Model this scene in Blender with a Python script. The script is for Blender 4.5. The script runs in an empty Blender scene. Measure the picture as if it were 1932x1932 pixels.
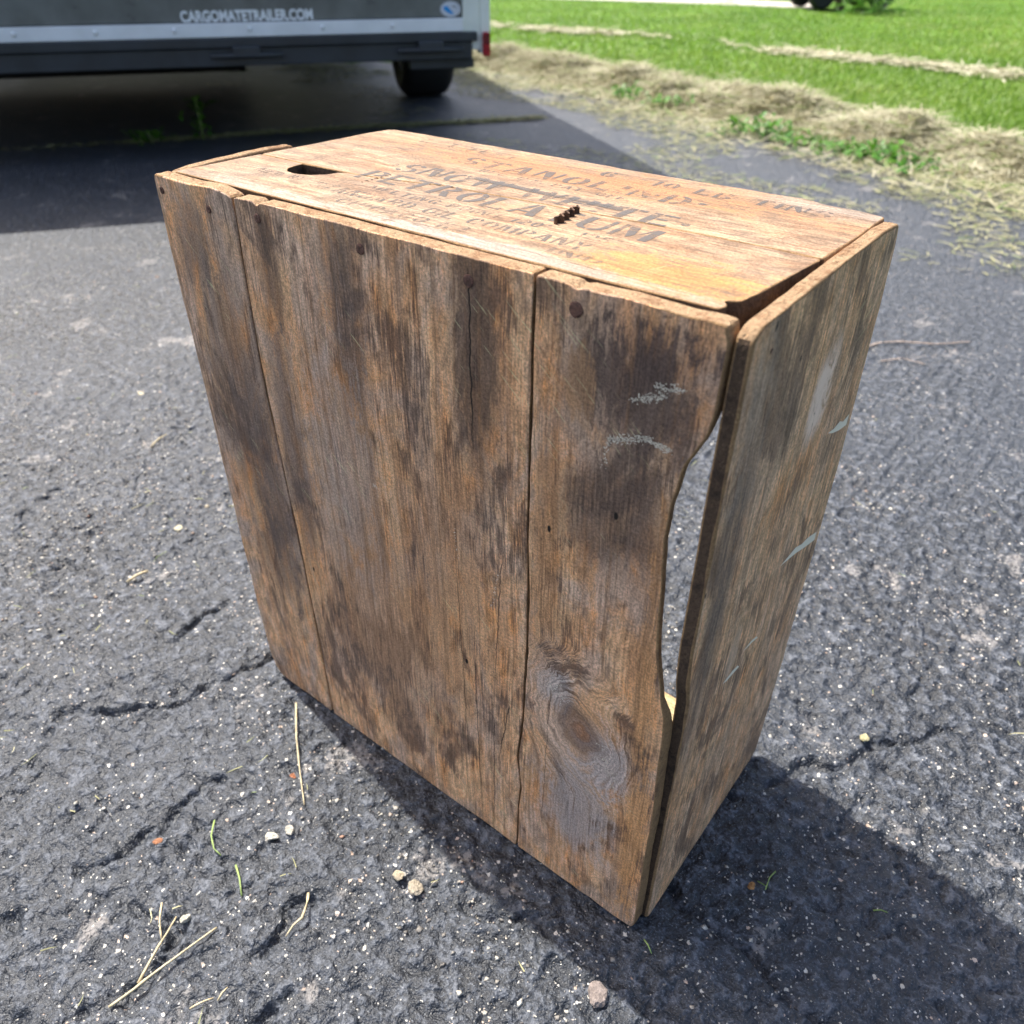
import bpy, bmesh, math, random
import numpy as np
from mathutils import Vector, Matrix

# ------------------------------------------------------------------ camera, sky, sun, exposure
scn = bpy.context.scene
COL = scn.collection
CAM = np.array([.6384, -.3539, .6994]); YAW, PITCH, FPX = -.6762, -.6102, 1539.0
FW = np.array([math.sin(YAW)*math.cos(PITCH), math.cos(YAW)*math.cos(PITCH), math.sin(PITCH)])
RT = np.array([math.cos(YAW), -math.sin(YAW), 0.0]); UP = np.cross(RT, FW)
cam_data = bpy.data.cameras.new('camera'); cam = bpy.data.objects.new('camera', cam_data); COL.objects.link(cam)
cam_data.sensor_width = 36; cam_data.sensor_height = 36; cam_data.lens = FPX/1932*36
cam_data.clip_start = .02; cam_data.clip_end = 2000
cam.matrix_world = Matrix(((RT[0], UP[0], -FW[0], CAM[0]), (RT[1], UP[1], -FW[1], CAM[1]), (RT[2], UP[2], -FW[2], CAM[2]), (0, 0, 0, 1)))
cam_data.dof.use_dof = True; cam_data.dof.focus_distance = .60; cam_data.dof.aperture_fstop = 8.0
scn.camera = cam

SUN_VEC = Vector((-.35, .054, .55)).normalized()            # towards the sun
world = bpy.data.worlds.new('World'); scn.world = world; world.use_nodes = True
wn = world.node_tree.nodes; wl = world.node_tree.links
bg = wn['Background']; sky = wn.new('ShaderNodeTexSky'); sky.sky_type = 'NISHITA'; sky.sun_disc = False
sky.sun_elevation = math.asin(SUN_VEC.z); sky.sun_rotation = math.atan2(SUN_VEC.x, SUN_VEC.y)
sky.air_density = 1.0; sky.dust_density = 4.5; sky.ozone_density = 1.0
wl.new(sky.outputs['Color'], bg.inputs['Color']); bg.inputs['Strength'].default_value = .15
sun_data = bpy.data.lights.new('sun', 'SUN'); sun_data.energy = 4.6; sun_data.angle = math.radians(.53); sun_data.color = (1, .955, .88)
sun = bpy.data.objects.new('sun', sun_data); COL.objects.link(sun)
sun.rotation_euler = (-SUN_VEC).to_track_quat('-Z', 'Y').to_euler(); sun.location = (-3, .5, 5)
scn.view_settings.view_transform = 'Standard'; scn.view_settings.look = 'None'
scn.view_settings.exposure = 0.82; scn.view_settings.gamma = 1; scn.view_settings.use_curve_mapping = False
scn.render.engine = 'CYCLES'
scn.cycles.max_bounces = 6; scn.cycles.diffuse_bounces = 3; scn.cycles.glossy_bounces = 3; scn.cycles.transmission_bounces = 3; scn.cycles.transparent_max_bounces = 8
scn.cycles.caustics_reflective = False; scn.cycles.caustics_refractive = False; scn.cycles.adaptive_threshold = .02

RNG = np.random.default_rng(7); random.seed(7)
R2 = RT[:2]; F2 = np.array([math.sin(YAW), math.cos(YAW)])
def lf(lat, fwd):                                            # metres right of / ahead of the photographer's feet
    return CAM[:2] + np.multiply.outer(np.asarray(lat, float), R2) + np.multiply.outer(np.asarray(fwd, float), F2)
def ground_at(x, y, z=0.0):                                  # survey helper: where a sight line meets the level z
    d = FW + RT*(x-966)/FPX + UP*(966-y)/FPX
    return CAM + d*(z-CAM[2])/d[2]

# ------------------------------------------------------------------ object helpers
def link(o, parent=None):
    COL.objects.link(o)
    if parent is not None: o.parent = parent
    return o
def tag(o, label=None, cat=None, group=None, kind=None):
    if label: o['label'] = label
    if cat: o['category'] = cat
    if group: o['group'] = group
    if kind: o['kind'] = kind
    return o
def empty(name, loc=(0, 0, 0), rz=0.0):
    o = bpy.data.objects.new(name, None); o.location = loc; o.rotation_euler = (0, 0, rz); o.empty_display_size = .1
    return link(o)
def mesh_obj(name, verts, faces, mats, parent=None, smooth=False, midx=None):
    me = bpy.data.meshes.new(name); me.from_pydata([tuple(v) for v in verts], [], [tuple(f) for f in faces])
    for m in (mats if isinstance(mats, (list, tuple)) else [mats]): me.materials.append(m)
    if midx is not None: me.polygons.foreach_set('material_index', midx)
    if smooth is True: me.polygons.foreach_set('use_smooth', [True]*len(faces))
    elif smooth is not False: me.polygons.foreach_set('use_smooth', smooth)
    me.update()
    return link(bpy.data.objects.new(name, me), parent)
def fast_mesh(name, verts, loops, starts, mats, parent=None, smooth=False, tone=None):
    me = bpy.data.meshes.new(name); nv = len(verts); nf = len(starts)
    me.vertices.add(nv); me.vertices.foreach_set('co', np.asarray(verts, np.float32).ravel())
    me.loops.add(len(loops)); me.loops.foreach_set('vertex_index', np.asarray(loops, np.int32))
    me.polygons.add(nf); me.polygons.foreach_set('loop_start', np.asarray(starts, np.int32))
    if smooth: me.polygons.foreach_set('use_smooth', np.ones(nf, bool))
    for m in (mats if isinstance(mats, (list, tuple)) else [mats]): me.materials.append(m)
    me.update(calc_edges=True); me.validate()
    if tone is not None:
        a = me.attributes.new('tone', 'FLOAT', 'POINT'); a.data.foreach_set('value', np.asarray(tone, np.float32))
    return link(bpy.data.objects.new(name, me), parent)
def bm_obj(name, bm, mat, parent=None, smooth=False):
    me = bpy.data.meshes.new(name); bm.to_mesh(me); bm.free()
    for m in (mat if isinstance(mat, (list, tuple)) else [mat]): me.materials.append(m)
    if smooth: me.polygons.foreach_set('use_smooth', [True]*len(me.polygons))
    return link(bpy.data.objects.new(name, me), parent)
def add_box(bm, lo, hi, bevel=0.0, seg=2):
    r = bmesh.ops.create_cube(bm, size=1)
    lo, hi = Vector(lo), Vector(hi); c = (lo+hi)/2; s = hi-lo
    for v in r['verts']: v.co = Vector((v.co.x*s.x, v.co.y*s.y, v.co.z*s.z))+c
    if bevel > 0:
        es = list({e for v in r['verts'] for e in v.link_edges})
        bmesh.ops.bevel(bm, geom=es, offset=bevel, segments=seg, affect='EDGES', profile=.5)
def box_obj(name, lo, hi, mat, parent=None, bevel=.003):
    bm = bmesh.new(); add_box(bm, lo, hi, bevel); return bm_obj(name, bm, mat, parent)
def add_lathe(bm, prof, mat4, n=32):                         # prof: (radius, height) pairs, spun round local z
    rings = []
    for r_, h in prof:
        rings.append([bm.verts.new(mat4 @ Vector((r_*math.cos(2*math.pi*i/n), r_*math.sin(2*math.pi*i/n), h))) for i in range(n)])
    for a, b in zip(rings, rings[1:]):
        for i in range(n): bm.faces.new((a[i], a[(i+1) % n], b[(i+1) % n], b[i]))
    bm.faces.new(list(reversed(rings[0]))); bm.faces.new(rings[-1])
def tube(pts, rad, n=6):
    pts = [Vector(p) for p in pts]; vs = []; fs = []
    for i, p in enumerate(pts):
        t = (pts[min(i+1, len(pts)-1)]-pts[max(i-1, 0)]).normalized()
        a = t.orthogonal().normalized(); b = t.cross(a); r_ = rad[i] if hasattr(rad, '__len__') else rad
        for k in range(n):
            w = 2*math.pi*k/n; vs.append(p+a*math.cos(w)*r_+b*math.sin(w)*r_)
    for i in range(len(pts)-1):
        for k in range(n): fs.append((i*n+k, i*n+(k+1) % n, (i+1)*n+(k+1) % n, (i+1)*n+k))
    fs.append(tuple(range(n-1, -1, -1))); fs.append(tuple((len(pts)-1)*n+k for k in range(n)))
    return vs, fs

# ------------------------------------------------------------------ noise in numpy
def hash2(ix, iy, seed=0):
    h = (ix.astype(np.int64)*374761393 + iy.astype(np.int64)*668265263 + seed*974711) & 0xffffffff
    h = ((h ^ (h >> 13))*1274126177) & 0xffffffff
    return ((h ^ (h >> 16)) & 0xffffff)/float(0xffffff)
def vnoise(x, y, seed=0):
    ix = np.floor(x); iy = np.floor(y); fx = x-ix; fy = y-iy
    fx = fx*fx*fx*(fx*(fx*6-15)+10); fy = fy*fy*fy*(fy*(fy*6-15)+10)
    a = hash2(ix, iy, seed); b = hash2(ix+1, iy, seed); c = hash2(ix, iy+1, seed); d = hash2(ix+1, iy+1, seed)
    return (a*(1-fx)+b*fx)*(1-fy)+(c*(1-fx)+d*fx)*fy
def fbm(x, y, seed=0, o=4):
    s = 0; a = .5; t = 0
    for i in range(o):
        s = s+a*vnoise(x, y, seed+i*17); t += a; x = x*2.03+3.1; y = y*2.03-1.7; a *= .5
    return s/t
def worley(x, y, seed=0):
    ix = np.floor(x); iy = np.floor(y); best = np.full(x.shape, 9.0)
    for dx in (-1, 0, 1):
        for dy in (-1, 0, 1):
            cx = ix+dx; cy = iy+dy
            px = cx+hash2(cx, cy, seed); py = cy+hash2(cx, cy, seed+91)
            best = np.minimum(best, (px-x)**2+(py-y)**2)
    return np.sqrt(best)
def poly_dist(x, y, pts):
    best = np.full(np.shape(x), 9.0)
    for (ax, ay), (bx, by) in zip(pts, pts[1:]):
        dx, dy = bx-ax, by-ay; t = np.clip(((x-ax)*dx+(y-ay)*dy)/(dx*dx+dy*dy+1e-12), 0, 1)
        best = np.minimum(best, np.hypot(x-ax-t*dx, y-ay-t*dy))
    return best

# ------------------------------------------------------------------ shader helpers
class NT:
    def __init__(s, name):
        s.m = bpy.data.materials.new(name); s.m.use_nodes = True; s.t = s.m.node_tree; s.t.nodes.clear()
        s.out = s.t.nodes.new('ShaderNodeOutputMaterial'); s.b = s.t.nodes.new('ShaderNodeBsdfPrincipled')
        s.t.links.new(s.b.outputs[0], s.out.inputs[0]); s._co = None
    def n(s, typ, **kw):
        nd = s.t.nodes.new(typ)
        for k, v in kw.items(): setattr(nd, k, v)
        return nd
    def put(s, sock, v):
        if isinstance(v, bpy.types.NodeSocket): s.t.links.new(v, sock)
        elif isinstance(v, (tuple, list)) and len(v) == 3 and sock.type == 'RGBA': sock.default_value = (*v, 1)
        else: sock.default_value = v
    def co(s):
        if s._co is None: s._co = s.n('ShaderNodeTexCoord').outputs['Object']
        return s._co
    def sep(s, v):
        nd = s.n('ShaderNodeSeparateXYZ'); s.put(nd.inputs[0], v); return nd.outputs
    def comb(s, x, y, z):
        nd = s.n('ShaderNodeCombineXYZ'); s.put(nd.inputs[0], x); s.put(nd.inputs[1], y); s.put(nd.inputs[2], z); return nd.outputs[0]
    def math(s, op, a, b=None, c=None, clamp=False):
        nd = s.n('ShaderNodeMath', operation=op, use_clamp=clamp); s.put(nd.inputs[0], a)
        if b is not None: s.put(nd.inputs[1], b)
        if c is not None: s.put(nd.inputs[2], c)
        return nd.outputs[0]
    def scale(s, v, sc):
        nd = s.n('ShaderNodeVectorMath', operation='MULTIPLY'); s.put(nd.inputs[0], v); s.put(nd.inputs[1], tuple(sc)); return nd.outputs[0]
    def add(s, v, w):
        nd = s.n('ShaderNodeVectorMath', operation='ADD'); s.put(nd.inputs[0], v); s.put(nd.inputs[1], w); return nd.outputs[0]
    def noise(s, v, scale, detail=3, rough=.5, dist=0.0, col=False):
        nd = s.n('ShaderNodeTexNoise'); s.put(nd.inputs['Vector'], v); nd.inputs['Scale'].default_value = scale
        nd.inputs['Detail'].default_value = detail; nd.inputs['Roughness'].default_value = rough; nd.inputs['Distortion'].default_value = dist
        return nd.outputs['Color' if col else 'Fac']
    def vor(s, v, scale, feature='F1', out='Distance', rand=1.0):
        nd = s.n('ShaderNodeTexVoronoi', feature=feature); s.put(nd.inputs['Vector'], v); nd.inputs['Scale'].default_value = scale
        nd.inputs['Randomness'].default_value = rand
        return nd.outputs[out]
    def ramp(s, f, stops, mode='LINEAR'):
        nd = s.n('ShaderNodeValToRGB'); s.put(nd.inputs[0], f); cr = nd.color_ramp; cr.interpolation = mode
        while len(cr.elements) < len(stops): cr.elements.new(.5)
        for e, (p, c) in zip(cr.elements, stops):
            e.position = p; e.color = (*c, 1) if isinstance(c, tuple) else (c, c, c, 1)
        return nd.outputs[0]
    def mrange(s, f, a, b, c=0.0, d=1.0, smooth=True):
        nd = s.n('ShaderNodeMapRange', interpolation_type='SMOOTHSTEP' if smooth else 'LINEAR')
        s.put(nd.inputs[0], f)
        for i, v in enumerate((a, b, c, d)): s.put(nd.inputs[i+1], v)
        return nd.outputs[0]
    def mix(s, f, a, b, mode='MIX'):
        nd = s.n('ShaderNodeMix', data_type='RGBA', blend_type=mode, clamp_factor=True)
        s.put(nd.inputs[0], f); s.put(nd.inputs[6], a); s.put(nd.inputs[7], b); return nd.outputs[2]
    def attr(s, name): return s.n('ShaderNodeAttribute', attribute_name=name).outputs['Fac']
    def bump(s, h, dist, strength=1.0, prev=None):
        nd = s.n('ShaderNodeBump'); s.put(nd.inputs['Height'], h); nd.inputs['Distance'].default_value = dist
        nd.inputs['Strength'].default_value = strength
        if prev is not None: s.put(nd.inputs['Normal'], prev)
        return nd.outputs[0]
    def done(s, col=None, rough=None, nrm=None, spec=None, metal=None):
        if col is not None: s.put(s.b.inputs['Base Color'], col)
        if rough is not None: s.put(s.b.inputs['Roughness'], rough)
        if nrm is not None: s.put(s.b.inputs['Normal'], nrm)
        if spec is not None: s.put(s.b.inputs['Specular IOR Level'], spec)
        if metal is not None: s.put(s.b.inputs['Metallic'], metal)
        return s.m
def simple(name, col, rough=.5, metal=0.0, var=.15, scale=30, spec=.5, bump=0.0):
    k = NT(name); nz = k.noise(k.co(), scale, 5, .6)
    c = k.mix(k.mrange(nz, .3, .7), tuple(x*(1-var) for x in col), tuple(min(1, x*(1+var)) for x in col))
    return k.done(c, k.mrange(nz, .2, .8, rough*.85, min(1, rough*1.15)), k.bump(nz, bump) if bump else None, spec, metal)

# ---- weathered timber: grain runs along `axis`, `flat` is the normal axis of the big face
def timber(name, axis, flat, light, mid, orange, grey, dark, seed=0.0, knots=(), cracks=(), pale=(), stains=(), grain_amt=.55, rough=.62, worm=True, contrast=1.0, greyamt=.5, dirt=1.0):
    k = NT(name); ax = 'XYZ'.index(axis); fl = 'XYZ'.index(flat); cr = 3-ax-fl
    p = k.sep(k.co()); u = p[cr]; v = p[ax]; w = p[fl]
    warp = k.noise(k.co(), 6, 2, .5); u_w = k.math('ADD', u, k.math('MULTIPLY', k.math('SUBTRACT', warp, .5), .012))
    kmask = None; kwarp = None
    for (ku, kv, kr) in knots:
        du = k.math('SUBTRACT', u_w, ku); dv = k.math('SUBTRACT', v, kv)
        rr = k.math('SQRT', k.math('ADD', k.math('POWER', k.math('ADD', k.math('MULTIPLY', du, 1.05), k.math('MULTIPLY', dv, .18)), 2), k.math('POWER', k.math('MULTIPLY', dv, .85), 2)))
        rr = k.math('ADD', rr, k.math('MULTIPLY', k.math('SUBTRACT', k.noise(k.co(), 38, 3, .6), .5), kr*.9))
        msk = k.mrange(rr, kr*.9, kr*2.6, 1, 0)
        u_w = k.math('ADD', k.math('MULTIPLY', u_w, k.math('SUBTRACT', 1, msk)), k.math('MULTIPLY', k.math('ADD', rr, ku), msk))
        core = k.mrange(rr, kr*.25, kr*1.25, 1, 0); kmask = core if kmask is None else k.math('MAXIMUM', kmask, core)
        msk2 = k.math('MULTIPLY', msk, .72); kwarp = msk; v = k.math('ADD', k.math('MULTIPLY', v, k.math('SUBTRACT', 1, msk2)), k.math('MULTIPLY', msk2, kv))
    g = k.comb(u_w, k.math('MULTIPLY', v, 1.0), k.math('ADD', w, seed))
    broad = k.noise(k.scale(g, (30, 5, 30)), 1.5, 5, .62, .5)            # soft streaks
    patch = k.noise(k.scale(k.add(k.co(), (seed*3.1, seed*1.7, seed)), [1 if i != ax else .45 for i in range(3)]), 21, 5, .66, .8)   # blotches
    patch2 = k.noise(k.scale(g, (46, 11, 46)), 1.3, 5, .7, .5)
    fine = k.noise(k.scale(g, (560, 22, 560)), 1, 3, .7)                 # fibres
    lines = k.noise(k.scale(g, (230, 1.8, 230)), 1, 2, .55)               # growth rings
    spk = k.noise(k.co(), 520, 3, .75)
    soft = k.noise(k.scale(k.add(k.co(), (seed, seed*2.3, 1.0)), [1 if i != ax else .55 for i in range(3)]), 13, 4, .6, 1.2)
    c = k.mix(k.mrange(broad, .36, .62), tuple(mid), tuple(light))
    c = k.mix(k.math('MULTIPLY', k.mrange(patch2, .48, .68), .8*contrast), c, tuple(orange))
    c = k.mix(k.math('MULTIPLY', k.mrange(patch, .42, .62), greyamt), c, tuple(grey))
    c = k.mix(k.math('MULTIPLY', k.mrange(k.math('ADD', soft, k.math('ADD', k.math('MULTIPLY', k.math('SUBTRACT', patch2, .5), .45), k.math('MULTIPLY', k.math('SUBTRACT', fine, .5), .30))), .51, .63), .80*dirt), c, tuple(dark))
    c = k.mix(k.math('MULTIPLY', k.mrange(patch2, .46, .32), .55*dirt), c, tuple(dark))
    mott = k.noise(k.scale(g, (95, 42, 95)), 1, 5, .75, .8)
    c = k.mix(1.0, c, k.mrange(mott, .32, .68, 1.30, .66), 'MULTIPLY')
    for (su, sv, au, av, col, amt) in stains:                            # patches of dirt or bare wood with their own shape
        du = k.math('DIVIDE', k.math('SUBTRACT', p[cr], su), au); dv = k.math('DIVIDE', k.math('SUBTRACT', p[ax], sv), av)
        dd = k.math('SQRT', k.math('ADD', k.math('MULTIPLY', du, du), k.math('MULTIPLY', dv, dv)))
        dd = k.math('ADD', dd, k.math('MULTIPLY', k.math('SUBTRACT', patch2, .5), 1.6))
        dd = k.math('ADD', dd, k.math('ADD', k.math('MULTIPLY', k.math('SUBTRACT', mott, .5), 2.6), k.math('MULTIPLY', k.math('SUBTRACT', fine, .5), 1.6)))
        c = k.mix(k.math('MULTIPLY', k.mrange(dd, 1.10, .45), amt), c, tuple(col))
    if kmask is not None: c = k.mix(k.math('MULTIPLY', kmask, .68), c, (.120, .072, .062))
    lmask = k.math('MULTIPLY', k.math('MULTIPLY', k.mrange(lines, .56, .61), k.mrange(soft, .66, .46)), grain_amt*.75)
    if kwarp is not None: lmask = k.math('MULTIPLY', lmask, k.math('SUBTRACT', 1, k.math('MULTIPLY', kwarp, .7)))
    c = k.mix(lmask, c, tuple(x*.40 for x in mid))
    c = k.mix(1.0, c, k.mrange(fine, .32, .68, 1.24, .74), 'MULTIPLY')
    c = k.mix(1.0, c, k.mrange(spk, .34, .66, 1.28, .70), 'MULTIPLY')
    c = k.mix(k.math('MULTIPLY', k.mrange(spk, .66, .74), .5), c, tuple(x*.4 for x in dark))
    # scratches: thin, pale, crossing the grain
    rot = k.n('ShaderNodeMapping'); k.put(rot.inputs[0], k.co()); rot.inputs['Rotation'].default_value = (.5, .7, .6)
    sc1 = k.noise(k.scale(rot.outputs[0], (900, 12, 40)), 1, 2, .5); sc2 = k.noise(k.add(k.co(), (4, 2, 1)), 9, 3, .6)
    scm = k.math('MULTIPLY', k.mrange(sc1, .66, .74), k.mrange(sc2, .46, .62))
    c = k.mix(k.math('MULTIPLY', scm, .6), c, tuple(min(1, x*1.9) for x in light))
    h = k.math('ADD', k.math('MULTIPLY', fine, .6), k.math('MULTIPLY', lines, .8)); h = k.math('ADD', h, k.math('MULTIPLY', spk, .4))
    wobn = k.noise(k.comb(0.0, p[ax], seed), 55, 3, .6) if cracks else None
    for (u0, v0, u1, v1, wd, strength) in cracks:
        t = k.math('DIVIDE', k.math('SUBTRACT', p[ax], v0), v1-v0)
        uc = k.math('ADD', u0, k.math('MULTIPLY', t, u1-u0))
        wob = k.math('MULTIPLY', k.math('SUBTRACT', wobn, .5), .006)
        d = k.math('ABSOLUTE', k.math('SUBTRACT', k.math('ADD', p[cr], wob), uc))
        fade = k.math('MULTIPLY', k.math('MULTIPLY', k.mrange(t, 0, .06), k.mrange(t, 1.0, .6)), strength)
        m = k.math('MULTIPLY', k.mrange(d, wd, wd*.4), fade)
        c = k.mix(m, c, (.018, .012, .009))
    for (pu, pv, au, av, col, amt) in pale:
        du = k.math('DIVIDE', k.math('SUBTRACT', p[cr], pu), au); dv = k.math('DIVIDE', k.math('SUBTRACT', p[ax], pv), av)
        dd = k.math('SQRT', k.math('ADD', k.math('MULTIPLY', du, du), k.math('MULTIPLY', dv, dv)))
        dd = k.math('ADD', dd, k.math('MULTIPLY', k.math('SUBTRACT', patch2, .5), .9))
        c = k.mix(k.math('MULTIPLY', k.mrange(dd, 1.15, .55), k.math('MULTIPLY', k.mrange(mott, .70, .46), amt)), c, tuple(col))
    if worm:
        vn = k.n('ShaderNodeTexVoronoi'); k.put(vn.inputs['Vector'], k.scale(k.co(), [1 if i != ax else .5 for i in range(3)])); vn.inputs['Scale'].default_value = 62
        pick = k.math('GREATER_THAN', k.sep(vn.outputs['Color'])[0], .90)
        hole = k.math('MULTIPLY', pick, k.mrange(vn.outputs['Distance'], .11, .07))
        c = k.mix(hole, c, (.012, .009, .007))
    return k.done(c, k.mrange(broad, .3, .7, rough-.08, rough+.14), k.bump(h, .0007, .8), .3)

FRONT_C = dict(light=(.84, .50, .268), mid=(.67, .350, .172), orange=(.84, .362, .122), grey=(.58, .435, .340), dark=(.145, .094, .070))
M = {}
M['front_left'] = timber('weathered_pine_narrow', 'Z', 'Y', seed=.3, greyamt=.75, stains=[(.03, .50, .025, .05, (.15, .11, .09), .6), (.07, .28, .03, .12, (.16, .125, .11), .6), (.055, .36, .05, .16, (0.128, 0.090, 0.073), .6), (.06, .20, .04, .06, (0.128, 0.093, 0.077), .5)], **FRONT_C)
M['front_mid'] = timber('weathered_pine_wide', 'Z', 'Y', seed=1.4, greyamt=.6,
    cracks=[(.3214, .545, .3205, .40, .0009, 1), (.345, .34, .335, .18, .0007, .8), (.352, .19, .338, .10, .0008, .8), (.30, .30, .305, .02, .0006, .7), (.315, .22, .318, .0, .0007, .7), (.335, .16, .333, .0, .0007, .8), (.262, .50, .258, .36, .0005, .6)],
    stains=[(.205, .475, .02, .10, (0.119, 0.087, 0.073), .75), (.325, .49, .022, .11, (0.111, 0.068, 0.048), .85), (.125, .50, .012, .05, (0.119, 0.083, 0.063), .7), (.115, .33, .018, .14, (0.145, 0.105, 0.087), .7), (.22, .20, .10, .12, (0.510, 0.277, 0.140), .55), (.29, .33, .05, .10, (0.527, 0.285, 0.147), .5), (.18, .35, .05, .12, (0.399, 0.307, 0.252), .6)], **FRONT_C)
M['front_right'] = timber('weathered_pine_knotty', 'Z', 'Y', seed=2.7, greyamt=.65, knots=[(.418, .207, .027)],
    stains=[(.452, .185, .020, .035, (.62, .55, .50), .75), (.395, .24, .020, .022, (.60, .54, .50), .6), (.425, .12, .035, .05, (.50, .43, .39), .65), (.448, .525, .030, .022, (.12, .075, .06), .8), (.44, .50, .05, .05, (0.102, 0.069, 0.056), .9), (.43, .41, .05, .05, (0.119, 0.081, 0.062), .75), (.385, .36, .014, .12, (0.510, 0.262, 0.119), .6), (.45, .19, .03, .05, (0.510, 0.413, 0.364), .5), (.42, .10, .05, .05, (0.425, 0.338, 0.294), .6), (.475, .12, .012, .12, (0.629, 0.315, 0.126), .8), (.470, .30, .010, .14, (0.612, 0.307, 0.126), .7), (.40, .49, .015, .03, (0.459, 0.255, 0.126), .6)],
    cracks=[(.392, .24, .386, .0, .0005, .6)], **FRONT_C)
M['side'] = timber('weathered_pine_side', 'Z', 'X', seed=4.2, greyamt=.45, grain_amt=.5,
    light=(.82, .50, .275), mid=(.68, .38, .195), orange=(.80, .365, .140), grey=(.56, .42, .31), dark=(.21, .135, .09),
    cracks=[(.19, .545, .185, .43, .0006, .6)], stains=[(.03, .40, .02, .20, (0.170, 0.135, 0.109), .6), (.02, .50, .02, .06, (0.391, 0.300, 0.238), .4)],
    pale=[(.145, .458, .021, .042, (.98, .74, .58), 1.0), (.085, .27, .011, .03, (.62, .45, .32), .6)])
PANEL_C = dict(light=(.37, .245, .148), mid=(.285, .172, .096), orange=(.305, .148, .066), grey=(.30, .222, .160), dark=(.155, .096, .060))
M['panel_near'] = timber('bleached_pine_near', 'X', 'Z', seed=6.1, greyamt=.5, grain_amt=.42, dirt=.55, worm=False,
    stains=[(.04, .43, .038, .07, (.40, .205, .062), .85), (.018, .32, .012, .16, (.33, .28, .235), .75), (.02, .14, .012, .10, (.34, .29, .24), .6)], cracks=[(.028, .30, .024, .48, .0007, .5), (.045, .33, .030, .47, .0006, .5)], **PANEL_C)
M['panel_far'] = timber('bleached_pine_far', 'X', 'Z', seed=7.7, greyamt=.35, grain_amt=.40, dirt=.55, worm=False,
    stains=[(.20, .25, .035, .22, (.35, .165, .068), .85), (.115, .40, .02, .10, (.50, .36, .22), .5), (.23, .45, .02, .05, (.31, .25, .20), .7)], cracks=[(.214, .05, .206, .44, .0006, .5)], **PANEL_C)
def end_grain(name, a, b, d):
    k = NT(name); n1 = k.noise(k.co(), 420, 5, .75, .8); n2 = k.noise(k.co(), 70, 5, .7); n3 = k.noise(k.co(), 1300, 2, .6)
    c = k.mix(k.mrange(n1, .36, .62), tuple(a), tuple(b)); c = k.mix(k.math('MULTIPLY', k.mrange(n2, .48, .66), .8), c, tuple(d))
    c = k.mix(1.0, c, k.mrange(n3, .35, .65, 1.15, .82), 'MULTIPLY'); c = k.mix(k.math('MULTIPLY', k.mrange(n1, .66, .74), .7), c, tuple(x*.35 for x in d))
    return k.done(c, .85, k.bump(k.math('ADD', n1, k.math('MULTIPLY', n3, .3)), .0030, 1), .2)
M['end'] = end_grain('sawn_end_grain', (.62, .43, .255), (.46, .29, .165), (.33, .17, .085))
M['worn'] = end_grain('worn_timber_edge', (.54, .335, .165), (.42, .25, .125), (.26, .155, .09))
M['raw_dark'] = end_grain('dark_timber_edge', (.17, .112, .072), (.115, .075, .050), (.06, .042, .032))
M['inner'] = timber('inner_pine', 'Z', 'X', (.42, .31, .17), (.32, .225, .12), (.40, .25, .11), (.25, .20, .15), (.15, .11, .07), seed=9, worm=False)
M['inner_end'] = timber('inner_pine_end', 'X', 'Z', (.55, .43, .23), (.46, .34, .17), (.50, .34, .15), (.36, .30, .2), (.25, .19, .12), seed=11, worm=False)

def rust(name, a, b, metal=.3):
    k = NT(name); n1 = k.noise(k.co(), 260, 5, .7); n2 = k.noise(k.co(), 900, 3, .6)
    c = k.mix(k.mrange(n1, .35, .65), a, b)
    return k.done(c, k.mrange(n2, .3, .7, .5, .85), k.bump(n1, .0008, 1), .4, metal)
M['nail'] = rust('rusted_nail', (.10, .055, .042), (.21, .105, .075))
M['steel'] = rust('rusted_steel_strip', (.045, .030, .024), (.12, .065, .04), .5)
def ink(name, amt, lo, hi, seed):
    k = NT(name); g = k.scale(k.add(k.co(), (seed, seed, 0)), (26, 200, 26)); n1 = k.noise(g, 1, 5, .7); n2 = k.noise(k.add(k.co(), (seed, 1, 0)), 34, 4, .65)
    n3 = k.noise(k.co(), 700, 2, .6)
    f = k.math('ADD', k.math('ADD', k.math('MULTIPLY', n1, .45), k.math('MULTIPLY', n2, .45)), k.math('MULTIPLY', n3, .2))
    a = k.math('MULTIPLY', k.mrange(f, lo, hi), amt)
    k.done((.135, .122, .115), .75, None, .2)
    tr = k.n('ShaderNodeBsdfTransparent'); mx = k.n('ShaderNodeMixShader')
    k.t.links.new(a, mx.inputs[0]); k.t.links.new(tr.outputs[0], mx.inputs[1]); k.t.links.new(k.b.outputs[0], mx.inputs[2]); k.t.links.new(mx.outputs[0], k.out.inputs[0])
    return k.m
M['ink'] = ink('stencil_ink', .78, .43, .57, 0); M['ink_faint'] = ink('faded_stencil_ink', .68, .45, .59, 3); M['ink_ghost'] = ink('ghost_stencil_ink', .55, .47, .60, 5)
M['scuff'] = ink('white_paint_scuff', .92, .38, .50, 8)
M['scuff'].node_tree.nodes['Principled BSDF'].inputs['Base Color'].default_value = (.95, .86, .70, 1)
M['white_paint'] = ink('white_paint', .96, .36, .45, 11)
M['white_paint'].node_tree.nodes['Principled BSDF'].inputs['Base Color'].default_value = (.97, .88, .70, 1)

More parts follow.
